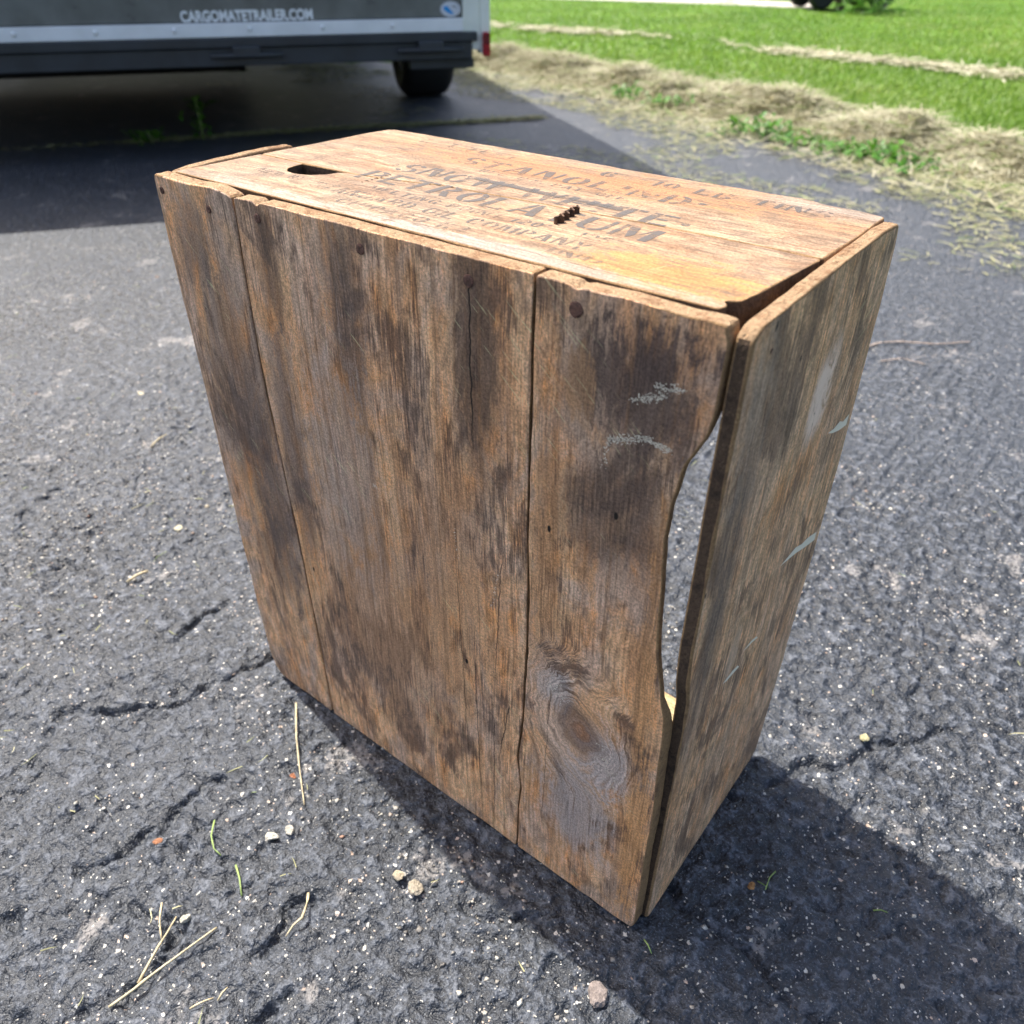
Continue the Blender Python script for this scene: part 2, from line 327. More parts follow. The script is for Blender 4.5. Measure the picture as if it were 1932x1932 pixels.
# ------------------------------------------------------------------ asphalt, lawn
def asphalt_mat():
    k = NT('sealed_asphalt'); p = k.co()
    n1 = k.noise(p, 9, 4, .65); n2 = k.noise(p, 66, 3, .55, .15); n5 = k.noise(p, 210, 3, .65); n3 = k.noise(p, 620, 2, .7)
    f = k.math('ADD', k.math('MULTIPLY', n2, .5), k.math('MULTIPLY', n5, .5))
    c = k.ramp(f, [(.38, (.006, .008, .012)), (.49, (.013, .016, .022)), (.54, (.040, .047, .061)), (.62, (.125, .137, .162))])
    c = k.mix(k.math('MULTIPLY', k.mrange(n3, .58, .70), .6), c, (.28, .30, .33))
    c = k.mix(k.math('MULTIPLY', k.mrange(k.noise(p, 2.2, 2, .6), .42, .62), .25), c, (.046, .055, .072))
    wear = k.math('MULTIPLY', k.mrange(n1, .615, .655), k.mrange(n5, .40, .52))
    c = k.mix(k.math('MULTIPLY', wear, .75), c, (.24, .225, .215))          # spots where the sealer has come off
    for sc_, lo, rad in ((150, .90, .34), (330, .86, .38)):
        vn = k.n('ShaderNodeTexVoronoi', distance='MANHATTAN'); k.put(vn.inputs['Vector'], k.add(p, k.scale(k.noise(p, 260, 2, .5, 0, True), (.004, .004, .004)))); vn.inputs['Scale'].default_value = sc_
        rnd = k.sep(vn.outputs['Color']); dens = k.mrange(n1, .40, .60, .997, lo)
        speck = k.math('MULTIPLY', k.math('GREATER_THAN', rnd[0], dens), k.mrange(vn.outputs['Distance'], rad+.1, rad))
        c = k.mix(speck, c, k.ramp(rnd[1], [(.2, (.50, .47, .41)), (.6, (.68, .66, .61)), (.92, (.48, .36, .28))]))
    bmp = k.bump(k.math('ADD', k.math('ADD', k.math('MULTIPLY', n2, 1.9), k.math('MULTIPLY', n5, .42)), k.math('MULTIPLY', n3, .20)), .0052, 1.0)
    return k.done(c, k.mrange(f, .35, .65, .40, .66), bmp, .62)
M['asphalt'] = asphalt_mat()
def blade_mat(name, stops, rough=.55, trans=.25):
    k = NT(name); c = k.ramp(k.attr('tone'), stops); k.done(c, rough, None, .3)
    tl = k.n('ShaderNodeBsdfTranslucent'); k.put(tl.inputs[0], c); mx = k.n('ShaderNodeMixShader'); mx.inputs[0].default_value = trans
    k.t.links.new(k.b.outputs[0], mx.inputs[1]); k.t.links.new(tl.outputs[0], mx.inputs[2]); k.t.links.new(mx.outputs[0], k.out.inputs[0])
    return k.m
M['grass'] = blade_mat('grass_blades', [(0, (.06, .13, .018)), (.45, (.135, .25, .030)), (.8, (.22, .33, .055)), (1, (.36, .38, .14))], .5, .4)
M['hay'] = blade_mat('dry_clippings', [(0, (.22, .20, .12)), (.35, (.41, .38, .25)), (.7, (.53, .50, .35)), (.9, (.62, .58, .43)), (1, (.24, .33, .10))], .7, .2)
M['litter'] = blade_mat('scattered_clippings', [(0, (.22, .24, .10)), (.5, (.36, .35, .17)), (.85, (.50, .46, .28)), (1, (.16, .24, .06))], .7, .15)
M['leaf'] = blade_mat('weed_leaf', [(0, (.03, .10, .015)), (.5, (.08, .22, .02)), (1, (.16, .34, .04))], .45, .3)
def lawn_mat():
    k = NT('lawn_soil'); n = k.noise(k.co(), 1.1, 6, .65); n2 = k.noise(k.co(), 14, 5, .7)
    c = k.mix(k.mrange(n, .35, .65), (.055, .13, .012), (.11, .215, .022)); c = k.mix(k.math('MULTIPLY', k.mrange(n2, .55, .75), .5), c, (.16, .17, .06))
    return k.done(c, .9, k.bump(n2, .03, .8), .15)
M['lawn'] = lawn_mat()
M['hay_base'] = simple('matted_clippings', (.36, .32, .19), .9, var=.45, scale=40, spec=.1, bump=.02)
M['concrete'] = simple('concrete', (.50, .46, .40), .85, var=.12, scale=6, spec=.2)

# ------------------------------------------------------------------ the driveway sheet (real relief near the crate)
px = lambda pts: [tuple(ground_at(x, y)[:2]) for x, y in pts]
CRACKS = [px([(120, 1345), (242, 1337), (327, 1325), (438, 1280), (514, 1233)]), px([(300, 1560), (360, 1490), (420, 1470)]),
          px([(480, 1800), (520, 1770), (560, 1700), (600, 1690)]), px([(480, 1925), (500, 1895), (530, 1870)]), px([(1440, 1480), (1500, 1452), (1560, 1450), (1690, 1400), (1800, 1385)]),
          px([(1250, 1640), (1300, 1720), (1420, 1800), (1500, 1900), (1560, 1932)]), px([(880, 1700), (960, 1740), (1010, 1725)]), px([(330, 1210), (380, 1170), (430, 1130)]),
          px([(280, 1560), (240, 1600), (150, 1640)]), px([(250, 1700), (330, 1760), (300, 1830), (240, 1900)])]
JOINT = [tuple(lf(a, b)) for a, b in [(-6, 2.2), (-1.626, 3.727), (-1.1, 3.93), (-.648, 4.089), (-.2, 4.2), (.15, 4.32)]]   # weedy joint under the trailer's tail
EDGE_LF = [(6, -3.5), (3.2, .3), (2.2, 1.95), (1.43, 3.30), (1.0, 4.05), (.55, 4.85), (.2, 5.4), (-.15, 5.95), (-.7, 6.45), (-1.7, 6.7), (-4, 6.9), (-9, 7.2), (-30, 8)]
EDGE = [tuple(lf(a, b)) for a, b in EDGE_LF]
def beyond_edge(x, y):                                       # signed: > 0 on the lawn side
    best = np.full(np.shape(x), 1e9); sg = np.zeros(np.shape(x))
    for (ax, ay), (bx, by) in zip(EDGE, EDGE[1:]):
        dx, dy = bx-ax, by-ay; t = np.clip(((x-ax)*dx+(y-ay)*dy)/(dx*dx+dy*dy), 0, 1)
        d = np.hypot(x-ax-t*dx, y-ay-t*dy); s = -np.sign(dx*(y-ay)-dy*(x-ax)); up = d < best-1e-9
        best = np.where(up, d, best); sg = np.where(up, s, sg)
    return best*sg
def ground_h(x, y):
    x = np.asarray(x, float); y = np.asarray(y, float)
    near = np.clip(1.9-np.hypot(x-.15, y-0.0), 0, 1)
    wx = x+.006*(fbm(x*40, y*40, 3)-.5); wy = y+.006*(fbm(x*40+9, y*40, 5)-.5)
    w1 = worley(wx*62, wy*62, 1); w2 = worley(wx*115+5, wy*115, 2)
    m = fbm(x*9, y*9, 21, 3)
    h = (.0062*(.50-np.minimum(w1, .80))*(.35+1.2*m) + .0036*(.5-w2) + .0034*(fbm(x*30, y*30, 8, 4)-.5))*near
    h = h+.006*(fbm(x*4, y*4, 12, 3)-.5)*np.clip(near+.3, 0, 1)
    pits = np.clip(fbm(x*33, y*33, 31, 3)-.66, 0, 1); h = h-.03*pits*near
    q = fbm(x*24, y*24, 33, 3); ql = np.clip(1-np.abs(q-.5)/.016, 0, 1)*(fbm(x*13, y*13, 35, 2) > .52); h = h-.0045*ql*near        # short crescent crevices
    jx = x+.012*(fbm(x*30, y*30, 41)-.5)*2; jy = y+.012*(fbm(x*30+4, y*30, 43)-.5)*2
    for c in CRACKS:
        d = poly_dist(jx, jy, c); h = h-.0085*np.clip(1-d/.0058, 0, 1)**.6
    d = poly_dist(x+.02*(fbm(x*12, y*12, 47)-.5), y+.02*(fbm(x*12, y*12, 49)-.5), JOINT); h = h-.014*np.clip(1-d/.02, 0, 1)
    inside = (x > -.03) & (x < .52) & (y > -.02) & (y < .27)           # keep the crate standing on the tops of the stones
    return np.where(inside, np.minimum(h, .0004), np.minimum(h, .0035))
def axis(lo, hi, fine, far_lo, far_hi, grow=1.06):
    mid = list(np.arange(lo, hi, fine)); out = []; s = fine; v = hi
    while v < far_hi: out.append(v); s = min(s*grow, 1.5); v += s
    pre = []; s = fine; v = lo-fine
    while v > far_lo: pre.append(v); s = min(s*grow, 1.5); v -= s
    return np.array(pre[::-1]+mid+out)
gx = axis(-.85, .95, .0028, -26, 16); gy = axis(-.42, .55, .0028, -14, 18)
GX, GY = np.meshgrid(gx, gy); nx, ny = len(gx), len(gy)
GZ = ground_h(GX.ravel(), GY.ravel())
gv = np.stack([GX.ravel(), GY.ravel(), GZ], 1)
ii = (np.arange(ny-1)[:, None]*nx+np.arange(nx-1)[None, :]).ravel()
quads = np.stack([ii, ii+1, ii+nx+1, ii+nx], 1)
cxy = gv[quads].mean(1); cell = beyond_edge(cxy[:, 0], cxy[:, 1])
quads = quads[cell < .06*(fbm(cxy[:, 0]*3, cxy[:, 1]*3, 77)-.3)]
drive = fast_mesh('driveway', gv, quads.ravel(), np.arange(len(quads))*4, M['asphalt'], smooth=True); tag(drive, kind='structure')

lw = []                                                       # lawn: one sheet to the horizon, just under the driveway's level
la = axis(-6, 6, .25, -400, 400, 1.12)
LX, LY = np.meshgrid(la-1, la+6); d = beyond_edge(LX.ravel(), LY.ravel())
LZ = np.where(d > 0, -.012+np.clip(d/.5, 0, 1)*.03+.05*(fbm(LX.ravel()*.5, LY.ravel()*.5, 5)-.5)*np.clip(d/2, 0, 1), -.04)
n_ = len(la); ii = (np.arange(n_-1)[:, None]*n_+np.arange(n_-1)[None, :]).ravel()
lq = np.stack([ii, ii+1, ii+n_+1, ii+n_], 1)
lawn = fast_mesh('lawn', np.stack([LX.ravel(), LY.ravel(), LZ], 1), lq.ravel(), np.arange(len(lq))*4, M['lawn'], smooth=True); tag(lawn, kind='structure')
def lawn_h(x, y):
    d = beyond_edge(x, y)
    return np.where(d > 0, -.012+np.clip(d/.5, 0, 1)*.03+.05*(fbm(x*.5, y*.5, 5)-.5)*np.clip(d/2, 0, 1), 0)

# concrete path across the far lawn
pa = [ground_at(x, y)[:2] for x, y in [(700, -20), (1060, -5.5), (1380, 3.4), (1500, 9.0), (1535, 11.0)]]
pb = [ground_at(x, y)[:2] for x, y in [(700, -12), (1060, 2.5), (1380, 13.5), (1500, 19.5), (1535, 22)]]
pv = []; pf = []
for a, b in zip(pa, pb): pv += [(a[0], a[1], .03), (b[0], b[1], .03), (a[0], a[1], -.08), (b[0], b[1], -.08)]
for i in range(len(pa)-1):
    o = i*4; pf += [(o, o+1, o+5, o+4), (o+1, o+3, o+7, o+5), (o+2, o, o+4, o+6)]
tag(mesh_obj('path', pv, pf, M['concrete']), kind='structure')
# pale slab beyond the trailer's far side
s0 = lf(-1.55, 6.75); s1 = lf(-3.8, 6.95); s2 = lf(-3.9, 8.2); s3 = lf(-1.6, 8.2)
tag(mesh_obj('slab', [(*s0, .03), (*s1, .03), (*s2, .03), (*s3, .03), (*s0, -.06), (*s1, -.06), (*s2, -.06), (*s3, -.06)], [(0, 1, 2, 3), (0, 4, 5, 1), (1, 5, 6, 2), (2, 6, 7, 3), (3, 7, 4, 0)], M['concrete']), kind='structure')

# ------------------------------------------------------------------ blades
def blades(name, pos, ang, length, width, rise, curl, tone, mat, kind='stuff'):
    """Each blade: a bent strip of two pieces. rise 0 = lying flat, 1 = upright."""
    n = len(pos); dx = np.cos(ang); dy = np.sin(ang); hz = np.sqrt(np.clip(1-rise**2, 0, 1))
    mid = pos+np.stack([dx*hz, dy*hz, rise], 1)*(length*.55)[:, None]
    r2 = np.clip(rise-curl, -.25, 1); h2 = np.sqrt(np.clip(1-r2**2, 0, 1)); a2 = ang+(RNG.random(n)-.5)*.9
    tip = mid+np.stack([np.cos(a2)*h2, np.sin(a2)*h2, r2], 1)*(length*.45)[:, None]
    tip[:, 2] = np.maximum(tip[:, 2], pos[:, 2]-.002)
    roll = RNG.random(n)*1.2-.6
    sd = np.stack([-dy*np.cos(roll), dx*np.cos(roll), np.sin(roll)*hz], 1)*(width*.5)[:, None]
    v = np.stack([pos-sd, pos+sd, mid+sd*.85, mid-sd*.85, tip], 1).reshape(-1, 3)
    b = np.arange(n)*5
    lp = np.stack([b, b+1, b+2, b+3, b+3, b+2, b+4], 1).ravel(); st = np.stack([np.arange(n)*7, np.arange(n)*7+4], 1).ravel()
    return tag(fast_mesh(name, v, lp, st, mat, tone=np.repeat(tone, 5)), kind=kind)
# green lawn
N = 150000
fwd = 3.2*np.exp(RNG.random(N)*math.log(20/3.2)); lat = (RNG.random(N)*1.15-.20)*fwd
xy = lf(lat, fwd); d = beyond_edge(xy[:, 0], xy[:, 1]); keep = d > .30+.5*RNG.random(N)**2
onpath = poly_dist(xy[:, 0], xy[:, 1], [((a[0]+b[0])/2, (a[1]+b[1])/2) for a, b in zip(pa, pb)]) < .45
keep &= ~onpath; xy = xy[keep]; fwd = fwd[keep]; n = len(xy)
tone = np.clip(.15+.55*fbm(xy[:, 0]*1.1, xy[:, 1]*1.1, 61)+.35*RNG.random(n), 0, 1)
blades('lawn_grass', np.stack([xy[:, 0], xy[:, 1], lawn_h(xy[:, 0], xy[:, 1])-.004], 1), RNG.random(n)*6.283, (.035+.035*RNG.random(n))*np.clip(1.25-fwd/16, .45, 1), .003+.0010*fwd, .55+.42*RNG.random(n), .6*RNG.random(n), tone, M['grass'])
tag(bpy.data.objects['lawn_grass'], 'bright green mown lawn grass beyond the driveway edge', 'grass')
# windrow of dry clippings raked up along the driveway's edge
def windrow_h(x, y, d):
    prof = np.exp(-((d-.40)/.21)**2)
    return prof*(.022+.17*np.clip(fbm(x*5.5, y*5.5, 71, 4)-.33, 0, 1))
hv = axis(-3.9, 1.6, .03, -4.5, 3.5, 1.05); hw = axis(1.4, 6.3, .03, .2, 7, 1.05)
HX, HY = np.meshgrid(hv, hw); hx = HX.ravel(); hy = HY.ravel(); hd = beyond_edge(hx, hy)
hz = lawn_h(hx, hy)+windrow_h(hx, hy, hd)-.012
n_ = len(hv); ii = (np.arange(len(hw)-1)[:, None]*n_+np.arange(n_-1)[None, :]).ravel(); hq = np.stack([ii, ii+1, ii+n_+1, ii+n_], 1)
dq = hd[hq].mean(1); hq = hq[(dq > .08) & (dq < .70)]
hb = fast_mesh('clippings_bed', np.stack([hx, hy, hz], 1), hq.ravel(), np.arange(len(hq))*4, M['hay_base'], smooth=True)
tag(hb, 'matted bed of dry mown grass under the raked row', 'clippings', kind='stuff')
N = 190000; lat = RNG.random(N)*3.4-.5; fwd = 2.0+RNG.random(N)*4.9; xy = lf(lat, fwd); d = beyond_edge(xy[:, 0], xy[:, 1])
prob = np.exp(-((d-.38)/.21)**2)+.18*np.exp(-((d-.1)/.5)**2); keep = (d > -.25) & (d < 1.3) & (RNG.random(N) < prob)
xy = xy[keep]; d = d[keep]; n = len(xy)
z = np.where(d > 0, lawn_h(xy[:, 0], xy[:, 1])+windrow_h(xy[:, 0], xy[:, 1], d), .001)+.012*RNG.random(n)
tone = np.clip(.55*fbm(xy[:, 0]*7, xy[:, 1]*7, 81)+.55*RNG.random(n)-.05, 0, .93); tone = np.where(RNG.random(n) < .10, 1.0, tone)
blades('mown_grass_row', np.stack([xy[:, 0], xy[:, 1], z], 1), RNG.random(n)*6.283, .05+.08*RNG.random(n), .003+.003*RNG.random(n), (RNG.random(n)-.25)*.55, .5*RNG.random(n), tone, M['hay'])
tag(bpy.data.objects['mown_grass_row'], 'straw coloured row of dry mown grass along the driveway', 'clippings')
# thin dry streak left on the lawn by the mower
st = [ground_at(x, y)[:2] for x, y in [(780, 52), (930, 57), (1100, 72), (1300, 92), (1500, 110), (1690, 132), (1932, 160)]]
N = 2600; seg = RNG.integers(0, len(st)-1, N); t = RNG.random(N); a = np.array(st)[seg]; b = np.array(st)[seg+1]
xy = a+(b-a)*t[:, None]+RNG.normal(0, .11, (N, 2)); keep = fbm(xy[:, 0]*1.6, xy[:, 1]*1.6, 91) > .44; xy = xy[keep]; n = len(xy)
blades('mower_streak', np.stack([xy[:, 0], xy[:, 1], lawn_h(xy[:, 0], xy[:, 1])+.018+.016*RNG.random(n)], 1), RNG.random(n)*6.283, .08+.1*RNG.random(n), .008+.006*RNG.random(n), (RNG.random(n)-.3)*.4, .3*RNG.random(n), np.clip(.3+.6*RNG.random(n), 0, .93), M['hay'])
tag(bpy.data.objects['mower_streak'], 'thin pale streak of dry clippings across the green lawn', 'clippings')
# clippings strewn over the asphalt in front of the edge, in loose drifts
N = 190000; lat = RNG.random(N)*4.6-1.9; fwd = 1.2+RNG.random(N)*5.2; xy = lf(lat, fwd); d = -beyond_edge(xy[:, 0], xy[:, 1])
drift = fbm(xy[:, 0]*2.6+xy[:, 1]*.6, xy[:, 1]*4.0, 101, 4)
keep = (d > -.05) & (d < 1.4) & (drift > .40+.18*np.clip(d, 0, 2)) & (RNG.random(N) < np.exp(-d/.58)*.85)
xy = xy[keep]; n = len(xy)
blades('strewn_clippings', np.stack([xy[:, 0], xy[:, 1], .003+.006*RNG.random(n)], 1), RNG.random(n)*6.283, .02+.045*RNG.random(n), .0022+.002*RNG.random(n), (RNG.random(n)-.4)*.25, .2*RNG.random(n), RNG.random(n), M['litter'])
tag(bpy.data.objects['strewn_clippings'], 'loose yellow green clippings strewn in drifts over the asphalt', 'clippings')
# debris along the joint under the trailer's tail
N = 5000; seg = RNG.integers(0, len(JOINT)-1, N); t = RNG.random(N); a = np.array(JOINT)[seg]; b = np.array(JOINT)[seg+1]
xy = a+(b-a)*t[:, None]+RNG.normal(0, .018, (N, 2)); n = N
blades('joint_debris', np.stack([xy[:, 0], xy[:, 1], .002+.006*RNG.random(n)], 1), RNG.random(n)*6.283, .02+.03*RNG.random(n), .003+.002*RNG.random(n), (RNG.random(n)-.3)*.4, .2*RNG.random(n), .9*RNG.random(n), M['litter'])
tag(bpy.data.objects['joint_debris'], 'dry debris caught in the driveway joint under the trailer tail', 'debris')

# ------------------------------------------------------------------ loose grit and short clippings near the crate
def stones(name, pos, size, mat, tone):
    ico = bmesh.new(); [ico.verts.new(q) for q in ((1, 0, 0), (0, 1, 0), (-1, 0, 0), (0, -1, 0), (0, 0, 1), (0, 0, -1))]; ico.verts.ensure_lookup_table(); ico.verts.index_update()
    for q in range(4): ico.faces.new((ico.verts[q], ico.verts[(q+1) % 4], ico.verts[4])); ico.faces.new((ico.verts[(q+1) % 4], ico.verts[q], ico.verts[5]))
    ico.verts.index_update()
    bv = np.array([v.co[:] for v in ico.verts]); bf = np.array([[v.index for v in f.verts] for f in ico.faces]); ico.free()
    n = len(pos); nv = len(bv)
    sc = size[:, None, None]*(.45+1.0*RNG.random((n, nv, 1)))*np.stack([.8+.7*RNG.random(n), .7+.5*RNG.random(n), .45+.3*RNG.random(n)], 1)[:, None, :]
    an = RNG.random(n)*6.283; ca, sa = np.cos(an)[:, None], np.sin(an)[:, None]; v = bv[None]*sc
    v = np.stack([v[..., 0]*ca-v[..., 1]*sa, v[..., 0]*sa+v[..., 1]*ca, v[..., 2]], 2)+pos[:, None, :]
    f = (bf[None]+(np.arange(n)*nv)[:, None, None]).reshape(-1, 3)
    return fast_mesh(name, v.reshape(-1, 3), f.ravel(), np.arange(len(f))*3, mat, tone=np.repeat(tone, nv))
def stone_mat(name, stops):
    k = NT(name); c = k.ramp(k.attr('tone'), stops); nz = k.noise(k.co(), 500, 3, .6)
    c = k.mix(k.mrange(nz, .4, .7), c, (.30, .27, .23)); return k.done(c, .8, k.bump(nz, .001, .6), .3)
M['grit'] = stone_mat('grit', [(0, (.06, .06, .065)), (.35, (.20, .19, .18)), (.6, (.50, .47, .41)), (.94, (.70, .66, .57)), (1, (.42, .22, .14))])
N = 200000; x = RNG.random(N)*2.9-1.75; y = RNG.random(N)*1.9-.75
clump = fbm(x*3.5, y*3.5, 111, 3)+.35*(fbm(x*14, y*14, 113, 3)-.5); keep = (RNG.random(N) < np.clip((clump-.42)*3.6, .006, 1)) & ~((x > -.03) & (x < .52) & (y > -.03) & (y < .28))
keep &= (RNG.random(N) < np.where(x > .5, .22, np.where((x > 0) & (y < 0), .42, 1)))
x, y = x[keep], y[keep]; n = len(x); sz = .0006+.0021*RNG.random(n)**3.5+.0022*(RNG.random(n) < .02)
g = stones('loose_grit', np.stack([x, y, ground_h(x, y)+.0004], 1), sz, M['grit'], RNG.random(n)); tag(g, 'fine pale grit lying loose on the black asphalt', 'grit', kind='stuff')
N = 620; x = RNG.random(N)*2.7-1.7; y = RNG.random(N)*1.7-.65; keep = ~((x > -.04) & (x < .53) & (y > -.04) & (y < .29)) & (RNG.random(N) < np.where(x > .35, .35, 1))
x, y = x[keep], y[keep]; n = len(x)
blades('short_clippings', np.stack([x, y, ground_h(x, y)+.003], 1), RNG.random(n)*6.283, .008+.022*RNG.random(n)**2, .0007+.0006*RNG.random(n), .08*RNG.random(n), .1*RNG.random(n), RNG.random(n), M['litter'])
tag(bpy.data.objects['short_clippings'], 'short bits of cut grass lying round the crate', 'clippings')

def lump(name, at, size, col, label, cat, squash=.55, seed=1, group=None, rough=.8, detail=3):
    p = ground_at(*at); bm = bmesh.new(); bmesh.ops.create_icosphere(bm, subdivisions=detail, radius=1)
    rs = np.random.default_rng(seed); dirs = rs.normal(size=(14, 3)); dirs /= np.linalg.norm(dirs, axis=1)[:, None]; off = .50+.36*rs.random(14); size = size*.92
    ex, ey = .8+.5*rs.random(), .75+.4*rs.random(); a = rs.random()*6.28
    for v in bm.verts:
        q = np.array(v.co[:]); k_ = 1.0
        for dd, oo in zip(dirs, off):
            pr = q@dd
            if pr > oo: k_ = min(k_, oo/pr)
        q = q*k_; q = q*(1+.05*math.sin(q[0]*17+seed)*math.cos(q[1]*13))
        X, Y = q[0]*ex, q[1]*ey
        v.co = (size*(X*math.cos(a)-Y*math.sin(a)), size*(X*math.sin(a)+Y*math.cos(a)), size*squash*q[2])
    k = NT(name+'_stone'); nz = k.noise(k.co(), 240, 5, .7); n2 = k.noise(k.co(), 900, 3, .7)
    c = k.mix(k.mrange(nz, .3, .7), tuple(x_*.45 for x_ in col), tuple(min(1, x_*1.1) for x_ in col)); c = k.mix(k.mrange(n2, .6, .8), c, (.12, .10, .09))
    o = bm_obj(name, bm, k.done(c, rough, k.bump(nz, .0030, 1), .3), smooth=False)
    o.location = (p[0], p[1], float(ground_h(np.array([p[0]]), np.array([p[1]]))[0])+size*squash*.55); return tag(o, label, cat, group)
lump('pebble', (336, 997), .0085, (.66, .60, .44), 'pale cream pebble on the asphalt left of the crate', 'pebble', seed=2)
lump('pebble', (547, 1569), .0065, (.52, .49, .42), 'round pale grey pebble in front of the crate, right one of two', 'pebble', seed=3)
lump('pebble', (514, 1582), .0065, (.66, .63, .53), 'angular off white pebble in front of the crate, left one of two', 'pebble', seed=4)
lump('pebble', (352, 1734), .0060, (.60, .56, .46), 'jagged cream stone near the lower left straw stems', 'pebble', seed=5)
lump('pebble', (1124, 1882), .0125, (.34, .28, .25), 'large pinkish brown stone by the lower tip of the crate shadow', 'pebble', seed=6, squash=.5)
lump('pebble', (392, 958), .0050, (.56, .47, .33), 'small tan pebble above and right of the cream pebble', 'pebble', seed=8)
lump('pebble', (266, 742), .0085, (.62, .55, .40), 'long tan pebble at the far left by the asphalt in sun', 'pebble', seed=9)
lump('pebble', (1630, 1397), .0065, (.58, .52, .30), 'yellowish stone on the sunlit asphalt right of the crate', 'pebble', seed=10)
lump('pebble', (752, 1655), .0075, (.62, .52, .37), 'knobbly cream stone just outside the crate shadow', 'pebble', seed=11)
lump('pebble', (785, 1680), .0085, (.50, .43, .33), 'crumbly tan stone below the knobbly cream stone', 'pebble', seed=12)
lump('leaf_scrap', (299, 1590), .0052, (.42, .19, .10), 'orange brown leaf scrap on the asphalt at lower left', 'leaf scrap', squash=.22, seed=13)
lump('leaf_scrap', (552, 1462), .0042, (.40, .16, .08), 'curled rust red leaf scrap touching the long upright straw', 'leaf scrap', squash=.35, seed=14)
lump('leaf_scrap', (1418, 1675), .0042, (.50, .26, .10), 'small orange seed husk inside the crate shadow', 'leaf scrap', squash=.45, seed=15)

def straw_mat(name, col):
    k = NT(name); n = k.noise(k.co(), 180, 4, .6); return k.done(k.mix(k.mrange(n, .3, .7), tuple(x*.65 for x in col), tuple(min(1, x*1.2) for x in col)), .6, None, .35)
M['straw'] = straw_mat('straw', (.58, .48, .30)); M['green_stem'] = straw_mat('green_stem', (.28, .38, .12)); M['twig'] = straw_mat('twig', (.46, .36, .29))
def stem(name, pts, rad, label, cat='straw', mat='straw', lift=.0025, head=None):
    W = [ground_at(*p) for p in pts]; P = []
    for a, b in zip(W, W[1:]):
        m = max(2, int(np.linalg.norm(b-a)/.006))
        for i in range(m): P.append(a+(b-a)*i/m)
    P.append(W[-1]); n = len(P); base = P[0].copy(); Z = [float(ground_h(np.array([p[0]]), np.array([p[1]]))[0])+rad+.0006 for p in P]
    Z = [max(Z[max(0, i-3):i+4]) for i in range(n)]; Z = [sum(Z[max(0, i-2):i+3])/len(Z[max(0, i-2):i+3]) for i in range(n)]
    pts3 = [(p[0]-base[0], p[1]-base[1], Z[i]+lift*math.sin(math.pi*i/max(1, n-1))) for i, p in enumerate(P)]
    rr = [rad*(1.0-.45*i/n)*(1.35 if i % 9 == 4 else 1) for i in range(n)]
    v, f = tube(pts3, rr, 6); o = mesh_obj(name, v, f, M[mat], smooth=True); o.location = (base[0], base[1], 0); return tag(o, label, cat)
stem('straw_stem', [(559, 1328), (561, 1400), (567, 1460), (575, 1522)], .0011, 'long upright straw stem beside the crate bottom left corner')
stem('straw_stem', [(205, 1900), (255, 1868), (330, 1815), (410, 1752)], .0013, 'longest straw stem lying at the lower left')
stem('straw_stem', [(262, 1858), (285, 1820), (318, 1765), (334, 1733)], .0012, 'straw stem crossing the longest one at lower left')
stem('straw_stem', [(306, 1705), (303, 1740), (306, 1776)], .0009, 'short upright straw left of the crossing straw stems', mat='straw')
stem('straw_stem', [(358, 1902), (380, 1893), (402, 1882)], .0009, 'short straw below the longest straw stem')
stem('straw_stem', [(412, 1890), (430, 1865)], .0009, 'short slanting straw at the bottom, right of the straw stems')
stem('grass_stem', [(582, 1686), (580, 1715), (572, 1740), (555, 1752), (540, 1768)], .0013, 'curved pale grass stem over a hollow in the asphalt', 'grass stem', lift=.006)
stem('grass_stem', [(445, 1632), (453, 1660), (456, 1690)], .0010, 'green grass stem standing in the crack at lower left', 'grass stem', 'green_stem')
stem('grass_stem', [(405, 1548), (400, 1580), (405, 1605), (418, 1616)], .0009, 'hooked green stem left of the two pale pebbles', 'grass stem', 'green_stem')
stem('grass_stem', [(1462, 1648), (1450, 1662), (1443, 1682)], .0007, 'thin green blade inside the crate shadow on the right', 'grass stem', 'green_stem')
stem('grass_stem', [(1645, 1722), (1672, 1726)], .0007, 'short pale blade at the right end of the crate shadow', 'grass stem', 'green_stem')
stem('grass_stem', [(1215, 1774), (1229, 1800)], .0007, 'short green blade right below the crate front corner', 'grass stem', 'green_stem')
stem('twig', [(1632, 656), (1660, 650), (1695, 649), (1760, 655), (1830, 648)], .0024, 'long pale twig on the asphalt behind the crate right side', 'twig', 'twig')
stem('twig', [(1662, 683), (1700, 681), (1745, 690)], .0016, 'shorter thin twig in front of the long pale twig', 'twig', 'twig')
stem('straw_stem', [(285, 845), (315, 822)], .0016, 'thick straw bit on the asphalt left of the crate')
stem('straw_stem', [(242, 1103), (262, 1092), (280, 1082)], .0022, 'stout straw stub at the left beside yellow green clippings')

